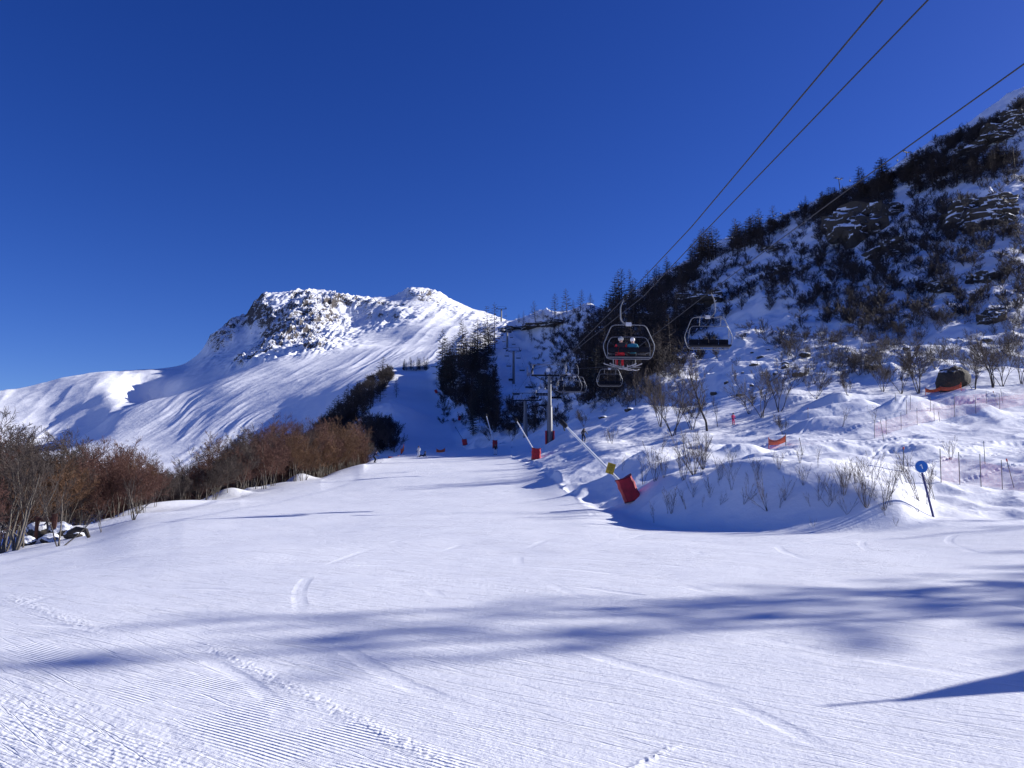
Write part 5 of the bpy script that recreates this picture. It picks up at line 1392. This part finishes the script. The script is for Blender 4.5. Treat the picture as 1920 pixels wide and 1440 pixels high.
def person(loc, rz, pose, jacket, trousers, label, helmet=M_HELB, boots=M_BOOT, scale=1.0, skis=True, poles=True, turn=0.0, group=None, bulk=1.12, pack=None, ski_tilt=0.0, ski_yaw=0.0, belly=None, cat="person"):
    J = {k: Vector(v) for k, v in POSES[pose].items()}
    names = list(J)
    me = bpy.data.meshes.new("person"); me.from_pydata([J[n] for n in names], [(names.index(a), names.index(b)) for a, b in BONES], [])
    o = bpy.data.objects.new("person", me); col.objects.link(o)
    sk = o.modifiers.new("skin", 'SKIN'); sk.use_smooth_shade = True; sk.branch_smoothing = .4
    for i, n in enumerate(names):
        rr = RAD.get(n) or RAD[n[0]]
        b = bulk if n not in ('head', 'neck') else 1.0
        me.skin_vertices[0].data[i].radius = (rr[0] * b, rr[1] * b)
        me.skin_vertices[0].data[i].use_root = (n == 'pelvis')
    ss = o.modifiers.new("sub", 'SUBSURF'); ss.levels = 2; ss.render_levels = 2
    dg = bpy.context.evaluated_depsgraph_get()
    m2 = bpy.data.meshes.new_from_object(o.evaluated_get(dg))
    bpy.data.objects.remove(o, do_unlink=True); bpy.data.meshes.remove(me)
    m2.name = "person"
    for m in (jacket, trousers, M_SKIN, boots, belly or jacket): m2.materials.append(m)
    def seg(p, a, b):
        d = b - a; t = max(0, min(1, (p - a).dot(d) / d.dot(d))); return (p - a - d * t).length
    for f in m2.polygons:
        c = Vector(f.center); best = min(BONES, key=lambda bn: seg(c, J[bn[0]], J[bn[1]]) / (.15 if bn == ('pelvis', 'chest') else .1))
        mi = 0
        if best == ('neck', 'head'): mi = 2
        elif best[0] in ('hL', 'hR', 'kL', 'kR') or best[1] in ('hL', 'hR'): mi = 1
        elif best[0] in ('aL', 'aR'): mi = 3
        if best == ('pelvis', 'chest') and (c - J['pelvis']).dot((J['chest'] - J['pelvis']).normalized()) < .04: mi = 1
        if best in (('pelvis', 'chest'), ('chest', 'neck')) and mi == 0 and belly is not None and (c - J['chest']).dot((J['neck'] - J['chest']).normalized()) > -.03: mi = 4
        if best[1] in ('sL', 'sR') and belly is not None: mi = 4
        f.material_index = mi; f.use_smooth = True
    body = bpy.data.objects.new("person", m2); col.objects.link(body)
    body.location = loc; body.rotation_euler = (0, 0, rz); body.scale = (scale,) * 3
    tag(body, label, cat, group)
    hd = J['head']; Mh = Matrix.Translation(hd) @ Matrix.Rotation(turn, 4, 'Z')
    MB().ball((0, -.005, .035), (.118, .138, .118), 3, Mh).box((0, .118, .075), (.17, .05, .02), Mh, .008).obj("helmet", helmet, body)
    MB().box((0, .112, .015), (.165, .035, .075), Mh, .015).obj("goggles", M_LENS, body)
    MB().ball((0, .112, -.045), (.014, .022, .022), 2, Mh).ball((0, .092, -.085), (.028, .012, .008), 2, Mh).obj("nose_and_mouth", M_SKIN, body)
    for sd_ in 'LR':                                   # gloves with separate fingers
        w, e = J['w' + sd_], J['e' + sd_]; d = (w - e).normalized(); sx = 1 if sd_ == 'L' else -1
        side = d.cross(Vector((0, 0, 1))); side = side.normalized() if side.length > .1 else Vector((1, 0, 0)); dn = side.cross(d).normalized()
        gl = MB().pipe([w - d * .03, w + d * .03, w + d * .085], [.042, .05, .045], 8)
        for q, (of, ln) in enumerate(((-.034, .055), (-.012, .068), (.012, .064), (.034, .05))):
            b = w + d * .08 + side * of
            gl.pipe([b, b + d * ln * .55 - dn * .012, b + d * ln * .75 - dn * .045], [.014, .013, .010], 6)
        b = w + d * .03 + side * .045 * sx; gl.pipe([b, b + side * .03 * sx + d * .03, b + side * .02 * sx + d * .06 - dn * .03], [.016, .015, .011], 6)
        gl.obj("glove", M_BOOT, body)
        if poles:
            h = w + d * .06
            if pose == 'sit': tip = h + Vector((.05 * sx, .55, -.55))
            else: tip = Vector((h.x * 1.25, h.y - .35, .02))
            u = (tip - h).normalized(); MB().pipe([h - u * .12, tip], [.012, .006], 6).pipe([tip - u * .09, tip - u * .085], .04, 8).obj("ski_pole", M_STICK, body)
        if skis:
            a = J['a' + sd_]; t = J['t' + sd_]
            f = Matrix.Rotation(ski_yaw, 3, 'Z') @ Vector((t.x - a.x, t.y - a.y, 0)).normalized(); dz = -.10 if pose != 'sit' else -.11
            c = Vector((a.x, a.y, a.z + dz))
            tl = Matrix.Rotation(ski_tilt, 3, Vector((0, 0, 1)).cross(f))
            pts_ = [c + tl @ (f * s + Vector((0, 0, z))) for s, z in ((-.72, .035), (-.66, .005), (0, .0), (.7, .005), (.86, .05), (.95, .12))]
            V, F = [], []
            for p_, wd in zip(pts_, (.035, .045, .038, .048, .045, .012)):
                sdv = Vector((0, 0, 1)).cross(f) * wd
                V += [p_ - sdv, p_ + sdv, p_ + sdv + Vector((0, 0, .022)), p_ - sdv + Vector((0, 0, .022))]
            for k in range(5):
                for j in range(4): F.append((4 * k + j, 4 * k + (j + 1) % 4, 4 * k + 4 + (j + 1) % 4, 4 * k + 4 + j))
            F += [(3, 2, 1, 0), (20, 21, 22, 23)]
            MB().add((V, F)).box(c + tl @ (f * .02 + Vector((0, 0, .045))), (.07, .30, .05)).obj("ski", M_SKI, body, smooth=False)
    if pack is not None:
        n = (J['neck'] - J['pelvis']).normalized(); bk = Vector((0, -1, 0)); bk = (bk - n * bk.dot(n)).normalized()
        MB().ball(J['chest'] + bk * .19 + n * .02, (.15, .09, .22), 2).obj("backpack", pack, body)
    return body

# riders on the near chair
Ml = Matrix.Translation(G_A) @ Matrix.Rotation(LINE_DIR, 4, 'Z')
person(Ml @ Vector((.15 - .36, .14, -2.88)), LINE_DIR, 'sit', M_JRED, M_JRED, "rider in black and red ski suit with silver helmet, left on the chair", M_HELS, M_BOOT, 1.05, ski_tilt=.16, ski_yaw=-1.15, turn=.3, belly=M_JBLACK)
person(Ml @ Vector((.15 + .22, .14, -2.88)), LINE_DIR, 'sit', M_JTEAL, M_JBLACK, "rider in teal jacket and white helmet, right on the chair", M_HELW, M_BOOTW, 1.0, ski_tilt=.05, ski_yaw=.35, turn=-.5)
for (chair, n), lab in zip(RIDER_CHAIRS, ("dark clad rider on the far chair right of the second pylon's head", "tiny dark rider on the loaded chair left of the third pylon", "tiny dark rider on the loaded chair near the fourth pylon")):
    Mc = Matrix.Translation(chair.location) @ Matrix.Rotation(chair.rotation_euler.z, 4, 'Z')
    for k in range(n):
        x = .15 + (k - (n - 1) / 2) * .5
        if k == 0: first = person(Mc @ (Vector((x, .14, -2.88)) * chair.scale.x), chair.rotation_euler.z, 'sit', M_JBLACK, M_JNAVY, lab, poles=False, scale=chair.scale.x, group="riders of that chair: " + lab)
        else:
            c = copy_tree(first); c.location = Mc @ (Vector((x, .14, -2.88)) * chair.scale.x)
# people on the snow
def stand_at(px, py, **k):
    g = on_ground(px, py, 40, 190) if 'r' not in k else at_r(px, py, k.pop('r'))
    if g is None: g = at_r(px, py, 146)
    g.z = ground(g.x, g.y) if 'keep' not in k else g.z
    k.pop('keep', None); return g
person(stand_at(929, 853), R(172), 'ski', M_JBLACK, M_JWHITE, "skier in black jacket and white trousers on the piste before the far lance", M_HELB, scale=1.0)
person(stand_at(785, 857), R(160), 'stand', M_JWHITE, M_JWHITE, "person in white standing on the crest of the piste", M_HELB, scale=1.0, skis=False, poles=False)
person(stand_at(795, 857), R(75), 'ground', M_JBLACK, M_JNAVY, "person in dark clothes sitting on the snow beside the white clad one", M_HELB, scale=1.05, skis=False, poles=False)
person(stand_at(702, 868), R(-60), 'ski', M_JNAVY, M_JBLACK, "dark skier at the left end of the crest beside the wood", M_HELB, scale=1.0)
person(stand_at(1094, 829), R(-25), 'ski', M_JGREY, M_JBLACK, "dark skier with a backpack on the mounds behind the nearest lance", M_HELB, scale=.95, pack=M_JBLACK)
person(stand_at(1375, 797), R(200), 'stand', M_JPINK, M_JPINK, "small person in a pink suit beyond the bare trees", M_HELB, scale=.6, skis=False, poles=False)

# unseen board screen added to cast a wedge of shadow; thin post beside it
def shadow_screen():
    L = 3.0 / math.tan(R(SUN_EL)); x, y = 2.86 + L * math.sin(R(SUN_AZ)), 5.94 + L * math.cos(R(SUN_AZ))
    root = empty("shadow_screen", (x, y, 0), R(31), "unseen board screen added to cast the wedge of shadow on the piste", "shadow screen")
    for k in range(9): MB().box((.4 + .5 * k, 0, 1.5 + random.uniform(-.004, .004)), (.49, .05, 3.0), bev=.006).obj("board", M_WOOD, root)
    for k in range(3): MB().box((.2 + 2 * k, .09, 1.2), (.12, .12, 3.2), bev=.01).obj("post", M_WOOD, root)
    root.location = (x - .15 * math.cos(R(31)), y - .15 * math.sin(R(31)), ground(x, y))
    L = 3.3 / math.tan(R(SUN_EL)); x, y = 2.32 + L * math.sin(R(SUN_AZ)), 5.85 + L * math.cos(R(SUN_AZ))
    o = MB().pipe([(0, 0, -.3), (0, 0, 3.3)], [.03, .02], 8).obj("marker_pole", M_STICK); o.location = (x, y, ground(x, y))
    tag(o, "tall thin pole standing outside the right edge of the photo", "marker pole")
shadow_screen()
